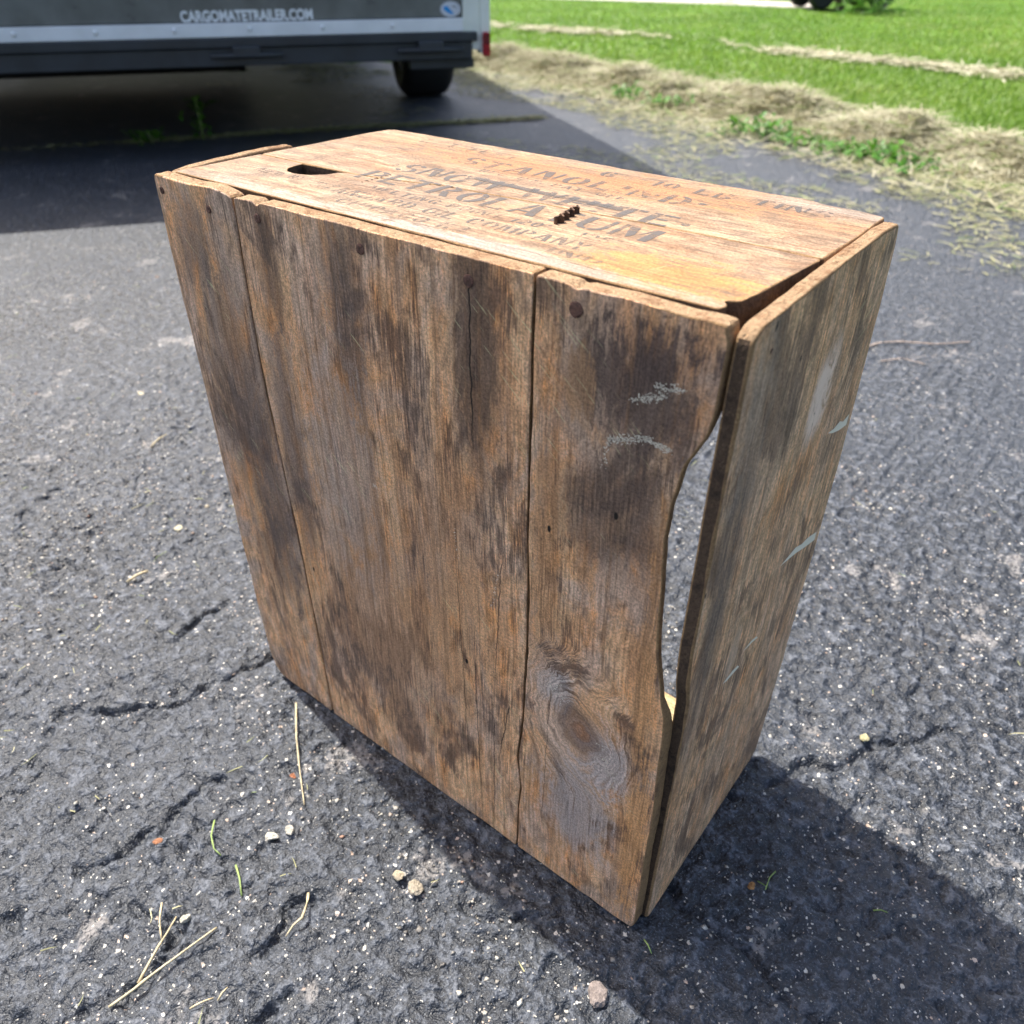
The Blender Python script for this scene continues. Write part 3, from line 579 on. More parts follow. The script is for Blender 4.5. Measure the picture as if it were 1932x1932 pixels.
# ------------------------------------------------------------------ THE CRATE
H = .55; W = .489; T = .0130
crate = empty('wooden_crate', (0, 0, 0))
tag(crate, 'weathered old wooden crate standing on end with stencilled lettering on its top', 'crate')
def resample(poly, step, rounds=3):
    P = [np.array(p, float) for p in poly]; out = []
    for a, b in zip(P, P[1:]+P[:1]):
        m = max(1, int(round(np.linalg.norm(b-a)/step)))
        for i in range(m): out.append(a+(b-a)*i/m)
    out = np.array(out)
    for _ in range(rounds): out = .25*np.roll(out, 1, 0)+.5*out+.25*np.roll(out, -1, 0)
    return out
def snoise(n, cells, rs):
    k_ = rs.random(max(3, cells))-.5; t = np.arange(n)/n*len(k_); i = np.floor(t).astype(int); f = t-i; f = f*f*(3-2*f)
    return k_[i % len(k_)]*(1-f)+k_[(i+1) % len(k_)]*f
def board(name, poly, fn, t, mats, grain, bevel=.0016, step=.0026, seed=0, rough=.0006, wave=.0006, parent=crate, rounds=3, endm=2, wornf=None):
    """poly: outline (u, v) anticlockwise seen from the front; fn(u, v, w) places it, w = depth behind the face.
    mats: face, worn edge, end grain, side. grain: 'u' or 'v'."""
    rs = np.random.default_rng(seed+100); out = resample(poly, step, rounds); n = len(out)
    area = .5*np.sum(out[:, 0]*np.roll(out[:, 1], -1)-np.roll(out[:, 0], -1)*out[:, 1])
    if area < 0: out = out[::-1]
    tan = np.roll(out, -1, 0)-np.roll(out, 1, 0); tan /= np.linalg.norm(tan, axis=1)[:, None]+1e-9
    nor = np.stack([tan[:, 1], -tan[:, 0]], 1)                # outward
    out = out+nor*(wave*2*snoise(n, int(n*step/.045), rs)+wave*snoise(n, int(n*step/.012), rs))[:, None]
    isend = np.abs(nor[:, 0 if grain == 'u' else 1]) > .75
    rings = []; kinds = []
    bl = bevel*(1+.9*snoise(n, int(n*step/.02), rs))
    for a in np.linspace(0, math.pi/2, 4): rings.append((out-nor*(bl*(1-math.sin(a)))[:, None], bl*(1-math.cos(a)))); kinds.append(1)
    for q in np.linspace(0, 1, 6)[1:-1]:
        j = rough*(rs.random(n)-.6)*np.where(isend, 1.6, .5)
        rings.append((out+nor*j[:, None], bevel+(t-2*bevel)*q+rough*.4*(rs.random(n)-.5))); kinds.append(2)
    for a in np.linspace(math.pi/2, 0, 4): rings.append((out-nor*(bevel*(1-math.sin(a))), t-bevel*(1-math.cos(a)))); kinds.append(1)
    verts = []
    for o, w in rings:
        w = np.broadcast_to(w, (n,)); verts += [fn(o[i, 0], o[i, 1], float(w[i])) for i in range(n)]
    faces = []; mi = []; sm = []
    for r_ in range(len(rings)-1):
        for i in range(n):
            j = (i+1) % n; faces.append((r_*n+i, r_*n+j, (r_+1)*n+j, (r_+1)*n+i))
            body = 3 <= r_ < len(rings)-4
            edge = 1 if wornf is None or wornf(out[i, 0], out[i, 1]) else 0
            mi.append((endm if isend[i] else 3) if body else (edge if (not isend[i] or r_ < 2) else endm)); sm.append(not body)
    faces.append(tuple(range(n-1, -1, -1))); mi.append(0); sm.append(False)
    L = (len(rings)-1)*n; faces.append(tuple(L+i for i in range(n))); mi.append(0); sm.append(False)
    o = mesh_obj(name, verts, faces, mats, parent, smooth=sm, midx=mi)
    bm = bmesh.new(); bm.from_mesh(o.data); bmesh.ops.recalc_face_normals(bm, faces=bm.faces); bm.to_mesh(o.data); bm.free()
    return o
front = lambda u, v, w: (u, w, v)
ft = H-.0005
s1 = [(.0930, .547), (.0905, .48), (.0893, .4126), (.0925, .33), (.0962, .2488), (.0992, .12), (.1010, .0008)]
# narrow left board of the crate bottom
b1 = board('bottom_board', [(-.0095, ft), (-.0105, .50), (-.0085, .40), (-.0075, .25), (-.005, .10), (-.002, .032), (.0035, .012), (.012, .0025), (.030, .0008), (.060, .0012), (s1[-1][0]-.0013, .0008)]
    + [(a-.0013, b) for a, b in s1[::-1][1:]] + [(.070, ft+.0012), (.04, ft-.0006)], front, T, [M['front_left'], M['worn'], M['end'], M['worn']], 'v', bevel=.0013, seed=1, wave=.0003, wornf=lambda u, v: u < .005 or v < .01)
b1['label'] = 'narrow grey brown board at the left of the crate face'
s2 = [(.3702, .549), (.3692, .50), (.3687, .4548), (.3682, .3733), (.3688, .2594), (.3655, .18), (.3602, .1286), (.3640, .090), (.3615, .06), (.3600, .0008)]
b2 = board('bottom_board', [(s1[0][0]+.0016, ft-.0022), *[(a+.0012, b) for a, b in s1[1:]], (.16, .0012), (.25, .0005), (.32, .0014), (s2[-1][0]-.0006, .0006)] + [(a-.0010, b) for a, b in s2[::-1][1:-1]]
    + [(s2[0][0]-.0007, ft), (.30, ft-.001), (.2, ft-.0004), (.1240, ft-.001), (.1225, ft-.0042), (.1198, ft-.0040), (.1185, ft-.001)], front, T, [M['front_mid'], M['worn'], M['end'], M['worn']], 'v', bevel=.0008, seed=2, rounds=1, wave=.0003, wornf=lambda u, v: v < .006)
b2['label'] = 'wide middle board of the crate face with rusty nails along its top'
wav = [(.4875, ft), (.4893, .540), (.4890, .520), (.4885, .503), (.4850, .4856), (.4755, .4656), (.4705, .4356), (.4695, .41), (.4708, .39), (.4722, .365), (.4730, .339), (.4752, .318), (.4792, .2995), (.4832, .282), (.4872, .268), (.4890, .24), (.4886, .2044), (.4892, .1552), (.4884, .12), (.4893, .0849), (.4892, .04), (.4890, .010), (.4862, .0022), (.468, .0006), (.453, .0010), (.442, .0022), (.436, .0004), (.40, .0012)]
def waney(u, v, w):                                          # the wavy edge thins towards its lip
    a_ = min(1, max(0, (u-.442)/.026)); b_ = min(1, max(0, (.515-v)/.03))*min(1, max(0, (v-.255)/.03)); return (u, w*(1-.62*a_*a_*(3-2*a_)*b_), v)
b3 = board('bottom_board', [(s2[0][0]+.0008, ft-.0002)] + [(a+.0009, b) for a, b in s2[1:-1]] + [(s2[-1][0]+.0008, .0006)] + wav[::-1] + [(.46, ft-.0006), (.43, ft+.0003), (.4005, ft-.0006), (.3990, ft-.0024), (.3972, ft-.0020), (.3955, ft-.0004)],
    waney, T, [M['front_right'], M['worn'], M['end'], M['worn']], 'v', bevel=.0011, seed=3, rounds=1, wave=.0006, wornf=lambda u, v: u > .45 or v < .006)
b3['label'] = 'right board of the crate face with a knot and a wavy edge'
# right side board, leaning out a little at the top
def side_fn(u, v, w):                                         # u = depth y, v = height
    xo = .4952+.0050*(v/H)-.0050*(u/.2477)-.0022*(1-v/H); return (xo-w, u, v)
side = board('side_board', [(.0140, .006), (.018, .0005), (.12, .0008), (.235, .0004), (.2425, .006), (.246, .06), (.2495, .13), (.2485, .20), (.2500, .26), (.2490, .34), (.2445, .42), (.2385, .49), (.2335, .535), (.229, .5495), (.20, .5508), (.10, .5500), (.05, .5488), (.012, .5475), (.0035, .543), (.0015, .52), (.0018, .40), (.0016, .335), (.0060, .300), (.0132, .278), (.0140, .2)],
    side_fn, .0098, [M['side'], M['worn'], M['end'], M['raw_dark']], 'v', bevel=.0015, seed=4)
side['label'] = 'right side board with white paint slashes'
# left side: two boards
left_fn = lambda u, v, w: (-.0108+.009*(1-v/H)+w, u, v)
l1 = board('side_board', [(T+.0012, .001), (.128, .001), (.1325, .30), (.1330, .5490), (.1325, .5518), (.10, .5526), (.055, .5514), (.028, .5500), (T+.0012, .5484)], left_fn, .0100, [M['inner'], M['worn'], M['end'], M['worn']], 'v', seed=5, rounds=2)
board('side_board', [(.1345, .001), (.2420, .001), (.2430, .30), (.2420, .531), (.1350, .530)], left_fn, .0100, [M['inner'], M['worn'], M['end'], M['worn']], 'v', seed=6)
# end panel on top: two boards, hand hole cut in the back edge of the near one
top = lambda u, v, w: (u, v, H-w)
TP = .019
p1 = board('end_board', [(.0002, T+.0006), (.12, T+.0010), (.30, T+.0006), (.44, T+.0008), (.4745, T+.0012), (.4765, .021), (.4715, .0265), (.4790, .031), (.4812, .05), (.4836, .090), (.4852, .1215), (.455, .1222), (.34, .1195), (.27, .1165), (.20, .1120), (.1488, .1000), (.1120, .0955), (.1045, .0918), (.1030, .0820), (.0930, .0722), (.0800, .0686), (.0690, .0702), (.0615, .0770), (.0590, .0860), (.0585, .0950), (.045, .0952), (.0002, .0958)],
    top, TP, [M['panel_near'], M['worn'], M['end'], M['raw_dark']], 'u', bevel=.0008, step=.0022, seed=7, rounds=1, wave=.0003, endm=3)  # board ends use the dark grain: the gap's shade is in their colour
p1['label'] = 'near board of the stencilled end panel with the hand hole'
p2 = board('end_board', [(.0002, .0964), (.045, .0959), (.0585, .0958), (.1120, .0963), (.1488, .1007), (.20, .1127), (.27, .1172), (.34, .1202), (.455, .1229), (.4856, .1223), (.4856, .17), (.4850, .2335), (.472, .2370), (.44, .2390), (.434, .2420), (.425, .2455), (.40, .2450), (.27, .2440), (.262, .2452), (.15, .2470), (.03, .2478), (.012, .2470), (.0055, .2430), (.0025, .22)],
    top, TP, [M['panel_far'], M['worn'], M['end'], M['raw_dark']], 'u', bevel=.0012, step=.0024, seed=8, rounds=2, wave=.0004)
p2['label'] = 'far board of the stencilled end panel'
# end panel on the ground
bot = lambda u, v, w: (u, v, .0012+.018-w)
board('end_board', [(.010, T+.002), (.4775, T+.002), (.4775, .120), (.010, .120)], bot, .018, [M['inner_end'], M['worn'], M['end'], M['worn']], 'u', seed=9, step=.004)
board('end_board', [(.010, .1215), (.4775, .1215), (.4775, .240), (.010, .240)], bot, .018, [M['inner_end'], M['worn'], M['end'], M['worn']], 'u', seed=10, step=.004)
# nails
def nail(pt, rad, axis_, tilt, seed):
    bm = bmesh.new(); q = Vector(axis_).to_track_quat('Z', 'Y').to_matrix().to_4x4() @ Matrix.Rotation(tilt, 4, 'X')
    add_lathe(bm, [(rad*.93, -.0030), (rad*1.0, -.0006), (rad*1.0, .0001), (rad*.90, .0004), (rad*.45, .0003), (rad*.12, .0004)], Matrix.Translation(pt) @ q, 20)
    rs = np.random.default_rng(seed)
    for v in bm.verts: v.co += Vector(rs.normal(0, .00012, 3))
    return bm_obj('nail', bm, M['nail'], crate, smooth=True)
for i, (u, v, r_) in enumerate([(-.0012, .5378, .0036), (.0598, .5331, .0038), (.1205, .5367, .0044), (.228, .5355, .0048), (.3214, .5347, .0052), (.3991, .5358, .0058)]):
    nail((u, -.0003, v), r_*.78, (0, -1, 0), .03*(-1)**i, i)
nail((.4998-.0008, .030, .528), .0026, (1, 0, 0), .1, 9)
# corrugated fasteners across the seam
def corrugated(a, b, z0, z1, waves, amp, name='corrugated_fastener'):
    a = np.array(a); b = np.array(b); dv = b-a; L = np.linalg.norm(dv); dv /= L; nv_ = np.array([-dv[1], dv[0]]); n = waves*8+1; th = .0007; V = []; Fc = []
    for i in range(n):
        t = i/(n-1); o = a+dv*L*t+nv_*amp*math.sin(t*waves*2*math.pi); zt = z1-.0008*abs(math.sin(t*waves*math.pi*2))
        for sgn in (-1, 1): V += [(*(o+nv_*th*sgn), z0), (*(o+nv_*th*sgn), zt)]
    for i in range(n-1):
        o = i*4; Fc += [(o, o+4, o+5, o+1), (o+2, o+3, o+7, o+6), (o+1, o+5, o+7, o+3)]
    Fc += [(0, 1, 3, 2), ((n-1)*4, (n-1)*4+2, (n-1)*4+3, (n-1)*4+1)]
    return mesh_obj(name, V, Fc, M['steel'], crate)
corrugated((.1434, .0815), (.1430, .1120), H-.012, H+.0006, 3, .0014)['label'] = 'flush wavy steel fastener beside the hand hole'
corrugated((.3248, .0825), (.3182, .1150), H-.006, H+.0048, 4, .0021)['label'] = 'wavy steel fastener standing proud of the panel'

# ------------------------------------------------------------------ stencil lettering
def rc(x0, y0, x1, y1): return [(x0, y0), (x1, y0), (x1, y1), (x0, y1)]
def arc(cx, cy, rx, ry, a0, a1, tx=.22, ty=.11, n=9):
    A = [math.radians(a0+(a1-a0)*i/(n-1)) for i in range(n)]
    return [(cx+rx*math.cos(a), cy+ry*math.sin(a)) for a in A]+[(cx+(rx-tx)*math.cos(a), cy+(ry-ty)*math.sin(a)) for a in reversed(A)]
S_ = [arc(.36, .73, .34, .27, 95, 262, .20, .10), arc(.36, .73, .34, .27, 12, 72, .18, .12), arc(.36, .27, .36, .27, -85, 78, .20, .10), arc(.36, .27, .36, .27, 190, 250, .18, .12)]
ST = rc(0, 0, .21, 1)
GL = {
 'A': (.82, [[(0, 0), (.14, 0), (.38, .78), (.38, 1), (.30, 1)], [(.42, 1), (.55, 1), (.84, 0), (.58, 0), (.42, .62)], rc(.24, .24, .50, .34)]),
 'B': (.72, [ST, arc(.30, .75, .38, .25, -82, 82), arc(.30, .26, .42, .26, -82, 82)]),
 'C': (.72, [arc(.38, .5, .38, .5, 100, 260), arc(.38, .5, .36, .5, 25, 78, .2, .13), arc(.38, .5, .36, .5, -78, -25, .2, .13)]),
 'D': (.74, [ST, arc(.30, .5, .44, .5, -84, 84)]),
 'E': (.68, [ST, rc(.25, .87, .64, 1), rc(.25, .45, .52, .56), rc(.25, 0, .68, .13)]),
 'F': (.66, [ST, rc(.25, .87, .66, 1), rc(.25, .45, .52, .56)]),
 'G': (.76, [arc(.38, .5, .38, .5, 100, 260), arc(.38, .5, .36, .5, 25, 78, .2, .13), rc(.48, .03, .70, .42)]),
 'H': (.78, [ST, rc(.57, 0, .78, 1), rc(.25, .44, .53, .56)]),
 'I': (.22, [ST]), 'L': (.66, [ST, rc(.25, 0, .66, .13), [(.56, .13), (.66, .13), (.66, .26)]]),
 'M': (1.0, [rc(0, 0, .13, 1), [(.17, 1), (.38, 1), (.56, .30), (.46, .04), (.17, .80)], [(.60, .36), (.76, 1), (.76, .70)], rc(.78, 0, 1.0, 1)]),
 'N': (.80, [rc(0, 0, .13, 1), [(.17, 1), (.38, 1), (.63, .20), (.63, 0), (.52, 0), (.17, .72)], rc(.67, .22, .80, 1)]),
 'O': (.78, [arc(.39, .5, .39, .5, 98, 262), arc(.39, .5, .39, .5, -82, 82)]),
 'P': (.70, [ST, arc(.28, .73, .42, .27, -82, 82)]),
 'R': (.76, [ST, arc(.28, .74, .42, .26, -82, 82), [(.30, .46), (.50, .46), (.78, 0), (.52, 0)]]),
 'S': (.72, S_), 'T': (.76, [rc(.275, 0, .485, 1), rc(0, .86, .235, 1), rc(.525, .86, .76, 1)]),
 'U': (.78, [[(0, 1), (.21, 1), (.21, .3), (.26, .14), (.36, .1), (.36, 0), (.18, .03), (.04, .14), (0, .32)], [(.78, 1), (.64, 1), (.64, .3), (.58, .16), (.42, .1), (.42, 0), (.60, .03), (.74, .14), (.78, .32)]]),
 'W': (1.08, [[(0, 1), (.21, 1), (.36, .32), (.36, 0), (.27, 0)], [(.40, .2), (.52, .78), (.52, 1), (.40, .5)], [(.56, 1), (.74, 1), (.86, .3), (.86, 0), (.76, 0), (.56, .7)], [(.90, .2), (1.08, 1), (.98, 1), (.90, .55)]]),
 'Y': (.76, [[(0, 1), (.22, 1), (.40, .58), (.28, .42)], [(.76, 1), (.64, 1), (.44, .56), (.48, .44)], rc(.27, 0, .48, .38)]),
 'X': (.6, [[(0, 0), (.14, 0), (.6, 1), (.46, 1)], [(0, 1), (.18, 1), (.28, .64), (.2, .55)], [(.34, .42), (.42, .5), (.62, 0), (.44, 0)]]),
 '0': (.66, [arc(.33, .5, .33, .5, 98, 262), arc(.33, .5, .33, .5, -82, 82)]), '1': (.24, [rc(.04, 0, .25, 1)]),
 '2': (.66, [arc(.32, .70, .33, .30, -50, 82, .2, .11), arc(.32, .70, .32, .30, 100, 165, .18, .12), [(0, 0), (.66, 0), (.66, .13), (.26, .13), (.52, .44), (.38, .44), (0, .12)]]),
 '5': (.66, [rc(.04, .56, .2, 1), rc(.24, .87, .62, 1), arc(.32, .3, .34, .32, -84, 100, .2, .11), arc(.32, .3, .34, .32, 190, 250, .18, .12)]),
 '6': (.66, [arc(.33, .5, .33, .5, 110, 262), arc(.33, .5, .33, .5, 30, 78, .18, .12), arc(.34, .28, .32, .28, -82, 82, .2, .1)]),
 '.': (.2, [rc(.02, 0, .18, .14)]), ',': (.2, [[(.02, .14), (.18, .14), (.18, 0), (.06, -.12)]]), '*': (.26, [[(.13+.12*math.cos(a*.785), .5+.12*math.sin(a*.785)) for a in range(8)]]),
 "'": (.16, [rc(.03, .72, .15, 1)]), '°': (.3, [arc(.15, .85, .13, .14, 95, 265, .07, .07), arc(.15, .85, .13, .14, -85, 85, .07, .07)]), '-': (.4, [rc(.05, .42, .35, .56)]), ' ': (.42, [])}
def stencil(name, text, x0, x1, y0, y1, cap, mat, gap=.16, label=None, z=H+.00022):
    adv = sum(GL[c][0]+gap for c in text)-gap; k_ = (x1-x0)/adv; V = []; Fc = []; x = 0; rs = np.random.default_rng(len(text)*7+ord(text[0]))
    for c in text:
        w_, polys = GL[c]; jy = rs.normal(0, .02)
        for pl in polys:
            o = len(V)
            for (gx_, gy_) in pl:
                X = x0+(x+gx_)*k_; t = (X-x0)/(x1-x0); V.append((X, y0+(y1-y0)*t+(gy_+jy)*cap, z))
            Fc.append(tuple(range(o, len(V))))
        x += w_+gap
    o = mesh_obj(name, V, Fc, mat, crate)
    if label: o['label'] = label
    return o
stencil('lettering', 'PETROLATUM', .124, .389, .0895, .0852, .0265, M['ink'], .17, 'large stencilled word PETROLATUM')
stencil('lettering', '*SNOW', .118, .238, .1262, .1240, .0250, M['ink'], .15, 'stencilled word SNOW')
stencil('lettering', 'WHITE*', .256, .394, .1237, .1212, .0250, M['ink'], .15, 'stencilled word WHITE')
stencil('lettering', 'REG. U.S. PAT. OFF.', .188, .330, .1640, .1600, .0085, M['ink_faint'], .22)
stencil('lettering', '*STANOLIND*', .138, .378, .1765, .1740, .0235, M['ink_faint'], .20, 'stencilled word STANOLIND')
stencil('lettering', 'NET', .070, .112, .2185, .2180, .0150, M['ink_ghost'], .2)
stencil('lettering', 'TEST', .125, .185, .2150, .2140, .0150, M['ink_ghost'], .2)
stencil('lettering', '6', .268, .282, .2130, .2130, .0150, M['ink_faint'], .2)
stencil('lettering', '10 LB TINS', .318, .456, .2100, .2060, .0155, M['ink_faint'], .22, 'stencilled words 10 LB TINS')
stencil('lettering', 'MELTING POINT 120° - 125°', .158, .378, .0700, .0690, .0105, M['ink_faint'], .2)
stencil('lettering', 'MFD BY', .046, .104, .0545, .0530, .0110, M['ink_ghost'], .2)
stencil('lettering', 'STANDARD OIL COMPANY', .118, .368, .0492, .0482, .0140, M['ink_faint'], .2, 'stencilled words STANDARD OIL COMPANY')
stencil('lettering', 'CHICAGO ILL.', .168, .300, .0310, .0300, .0120, M['ink_ghost'], .2)
stencil('lettering', 'IND.', .352, .398, .0320, .0330, .0120, M['ink_ghost'], .2)
# the smeared band of ink through SNOW WHITE
mesh_obj('ink_band', [(.200, .1480, H+.0004), (.262, .1450, H+.0004), (.338, .1424, H+.0004), (.340, .1350, H+.0004), (.262, .1376, H+.0004), (.202, .1412, H+.0004)], [(5, 4, 3, 2, 1, 0)], M['ink_faint'], crate)

# paint scuffs on the front face and slashes on the side
V = []; Fc = []; rs = np.random.default_rng(5)
for (u0, v0, u1, v1, m, wid) in [(.426, .464, .450, .4735, 170, .0013), (.447, .4735, .466, .4715, 120, .0012), (.4265, .466, .4240, .444, 40, .0009), (.4450, .4960, .4580, .5030, 70, .0013), (.4520, .5065, .4680, .5085, 90, .0014), (.4380, .4930, .4480, .4985, 40, .001),
                              (.4430, .1950, .4500, .1780, 60, .003), (.3900, .2380, .4060, .2330, 50, .004), (.4400, .2100, .4620, .1500, 60, .005), (.3420, .3250, .3350, .2850, 26, .0006), (.2140, .3470, .2170, .3460, 16, .0012), (.30, .345, .302, .315, 10, .0005)]:
    th = math.atan2(v1-v0, u1-u0)
    for _ in range(m):
        t = rs.random(); u = u0+(u1-u0)*t+rs.normal(0, wid); v = v0+(v1-v0)*t+rs.normal(0, wid); L = .0003+.0013*rs.random()**2; a = th+rs.normal(0, .7); w_ = .00015+.0003*rs.random()
        du, dv = math.cos(a)*L, math.sin(a)*L; nu, nv_ = -math.sin(a)*w_, math.cos(a)*w_; o = len(V)
        V += [(u-du, -.0003, v-dv), (u+nu*.8, -.0003, v+nv_), (u+du, -.0003, v+dv), (u-nu, -.0003, v-nv_)]; Fc.append((o, o+3, o+2, o+1))
sc = mesh_obj('paint_scuffs', V, Fc, M['scuff'], crate); sc['label'] = 'white scratchy paint scuffs on the right board'; sc['kind'] = 'stuff'
for pts in [[(.150, .3110), (.166, .3068), (.186, .3015), (.210, .2930), (.2365, .2845), (.2370, .2930), (.214, .3010), (.198, .3035), (.182, .3100)], [(.107, .2552), (.114, .2528), (.126, .2500), (.139, .2455), (.134, .2505), (.124, .2540)], [(.075, .2465), (.084, .2425), (.094, .2412), (.107, .2388), (.102, .2440), (.092, .2465)], [(.186, .4110), (.199, .4052), (.216, .4000), (.2345, .3965), (.2350, .4060), (.222, .4048), (.212, .4095), (.200, .4085)]]:
    V = [(side_fn(u, v, 0)[0]+.0004, u, v) for u, v in pts]; o = mesh_obj('paint_slash', V, [tuple(range(len(V)))], M['white_paint'], crate)
    o['label'] = 'white paint slash on the right side board'

# ------------------------------------------------------------------ THE CARGO TRAILER
ang = math.atan2(.81658, .57724); TO = np.array([-1.78647, 2.50835])
tr = empty('cargo_trailer', (TO[0], TO[1], 0), ang)          # local x: towards its right corner, y: ahead, z: up
tag(tr, 'enclosed cargo trailer with charcoal rear door and white corner post', 'trailer')
def glossy(name, a, rough, var=.2, metal=0, sc=8): return simple(name, a, rough, metal, var, sc, .5, 0)
M['door'] = glossy('charcoal_door', (.15, .155, .145), .30); M['alu'] = glossy('brushed_aluminium', (.86, .87, .88), .4, .06, .0); M['post'] = glossy('white_post', (.86, .88, .80), .35, .06)
M['frame'] = glossy('black_frame', (.028, .032, .038), .45, .25); M['rubber'] = glossy('tyre_rubber', (.014, .014, .015), .75, .2, 0, 60); M['sticker_white'] = glossy('white_vinyl', (.66, .68, .74), .4, .06)
M['sticker_blue'] = glossy('blue_vinyl', (.02, .30, .72), .4, .08); M['grey_ink'] = glossy('grey_print', (.36, .37, .40), .5, .1); M['letter_white'] = glossy('letter_vinyl', (.95, .96, .98), .5, .03)
M['red_lens'] = glossy('red_lens', (.42, .010, .018), .18, .25, 0, 60); M['dark_red'] = glossy('dark_red_lens', (.16, .006, .012), .25, .2); M['rim'] = glossy('grey_wheel_rim', (.55, .57, .60), .35, .08, .6)
M['body_grey'] = glossy('charcoal_skin', (.085, .085, .08), .35, .12)
WL, WR, TOPZ, LEN = -2.95, .014, 1.60, 5.0
bm = bmesh.new(); add_box(bm, (WL+.03, .05, .40), (WR-.004, LEN, TOPZ-.03), .02); bm_obj('body', bm, M['body_grey'], tr)
box_obj('roof', (WL, .02, TOPZ-.045), (WR+.004, LEN+.02, TOPZ), M['alu'], tr, .012)
box_obj('rear_door', (WL+.118, -.012, .4585), (-.107, .045, 1.48), M['door'], tr, .004)
trim = box_obj('door_trim', (WL+.118, -.022, .411), (-.100, .04, .4565), M['alu'], tr, .003)
box_obj('door_header', (WL+.118, -.010, 1.483), (-.107, .045, 1.55), M['alu'], tr, .004)
for s in np.arange(-2.754, -.15, .264): 
    bm = bmesh.new(); add_lathe(bm, [(.009, 0), (.009, .002), (.006, .0045), (.001, .005)], Matrix.Translation((s, -.022, .436)) @ Matrix.Rotation(math.pi/2, 4, 'X'), 12); bm_obj('rivet', bm, M['alu'], trim, smooth=True)
for a, b in ((-.099, -.030), (WL+.030, WL+.117)): box_obj('corner_post', (a, -.006, .345 if a > -1 else .33), (b, .055, TOPZ-.046), M['post'], tr, .004)
box_obj('corner_trim', (-.0295, -.004, .330), (.0138, .056, TOPZ-.046), M['post'], tr, .006)
box_obj('corner_trim', (WL, -.004, .330), (WL+.0295, .056, TOPZ-.046), M['post'], tr, .006)
tl = box_obj('tail_light', (-.022, -.026, .322), (.009, -.0045, .407), M['red_lens'], tr, .006)
box_obj('reflector', (-.019, -.0285, .365), (.006, -.0262, .403), M['dark_red'], tl, .001)
box_obj('tail_light', (WL+.004, -.026, .322), (WL+.030, -.0045, .407), M['red_lens'], tr, .006)
box_obj('rear_sill', (WL+.06, -.028, .377), (-.045, .05, .4095), M['frame'], tr, .004)
box_obj('rear_frame', (WL+.08, -.016, .316), (-.064, .06, .3755), M['frame'], tr, .003)
for c in (-.93, -.235, WL+.235):
    hg = box_obj('hinge', (c-.05, -.048, .350), (c+.05, -.0165, .384), M['frame'], tr, .006)
    bm = bmesh.new(); add_lathe(bm, [(.009, -.13), (.009, .13)], Matrix.Translation((c, -.040, .352)) @ Matrix.Rotation(math.pi/2, 4, 'Y'), 12); bm_obj('hinge_pin', bm, M['frame'], hg, smooth=True)
box_obj('bumper_bracket', (-.31, .02, .279), (-.050, .09, .3145), M['frame'], tr, .004)
box_obj('bumper_bracket', (WL+.05, .02, .279), (WL+.31, .09, .3145), M['frame'], tr, .004)
for x in (-.30, WL+.30): box_obj('chassis_rail', (x-.03, .0905, .30), (x+.03, LEN-.1, .398), M['frame'], tr, .004)
WC = np.array([-2.912, 3.284])-TO; tvec = np.array([.57724, .81658]); nvec = np.array([-.81658, .57724]); wsx, wsy = float(WC@tvec), float(WC@nvec)
def wheel(parent, x, y, rad, wid, name='wheel', rim='rim', out=1):
    e = bpy.data.objects.new(name, None); e.location = (x, y, rad); link(e, parent); e.empty_display_size = .1
    bm = bmesh.new(); R_ = Matrix.Rotation(math.pi/2, 4, 'Y'); h = wid/2
    add_lathe(bm, [(rad*.60, -h*.85), (rad*.72, -h), (rad*.88, -h*.98), (rad*.97, -h*.82), (rad, -h*.6), (rad*.995, 0), (rad, h*.6), (rad*.97, h*.82), (rad*.88, h*.98), (rad*.72, h), (rad*.60, h*.85)], R_, 40); bm_obj('tyre', bm, M['rubber'], e, smooth=True)
    bm = bmesh.new(); add_lathe(bm, [(rad*.585, -h*.86), (rad*.585, -h*.8), (rad*.50, -h*.5), (rad*.50, h*.5), (rad*.46, h*.62), (rad*.3, h*.75), (rad*.12, h*.8), (rad*.10, h*1.02), (rad*.02, h*1.05)] if out > 0 else [(rad*.02, -h*1.05), (rad*.10, -h*1.02), (rad*.12, -h*.8), (rad*.3, -h*.75), (rad*.46, -h*.62), (rad*.50, -h*.5), (rad*.50, h*.5), (rad*.585, h*.86)], R_, 28); bm_obj('rim', bm, M[rim], e, smooth=True)
    return e
for y in (wsy,):
    wheel(tr, wsx, y, .30, .27); wheel(tr, WL-(wsx-WR)-.0, y, .30, .245, out=-1)
box_obj('axle', (WL+.1, wsy-.03, .265), (wsx-.13, wsy+.03, .325), M['frame'], tr, .008)
for sx in (wsx, WL-(wsx-WR)): box_obj('fender', (sx-.14, wsy-.42, .61), (sx+.14, wsy+.42, .64), M['frame'], tr, .01)
# lettering on the door
def text_mesh(name, body, size, mat, parent, loc, width=None, bold=0.0, rot=(math.pi/2, 0, 0)):
    cu = bpy.data.curves.new(name, 'FONT'); cu.body = body; cu.size = size; cu.offset = bold; cu.extrude = .0008; cu.align_x = 'LEFT'
    o = bpy.data.objects.new(name, cu); COL.objects.link(o); dg = bpy.context.evaluated_depsgraph_get(); me = bpy.data.meshes.new_from_object(o.evaluated_get(dg))
    bpy.data.objects.remove(o); me.materials.clear(); me.materials.append(mat)
    xs = [v.co.x for v in me.vertices]; k_ = (width/(max(xs)-min(xs))) if width else 1; x0 = min(xs)
    for v in me.vertices: v.co.x = (v.co.x-x0)*k_
    t = bpy.data.objects.new(name, me); t.location = loc; t.rotation_euler = rot; return link(t, parent)
t = text_mesh('lettering', 'CARGOMATETRAILER.COM', .047, M['letter_white'], tr, (-1.140, -.0135, .4620), .468, .0016); t['label'] = 'white web address lettering low on the trailer door'
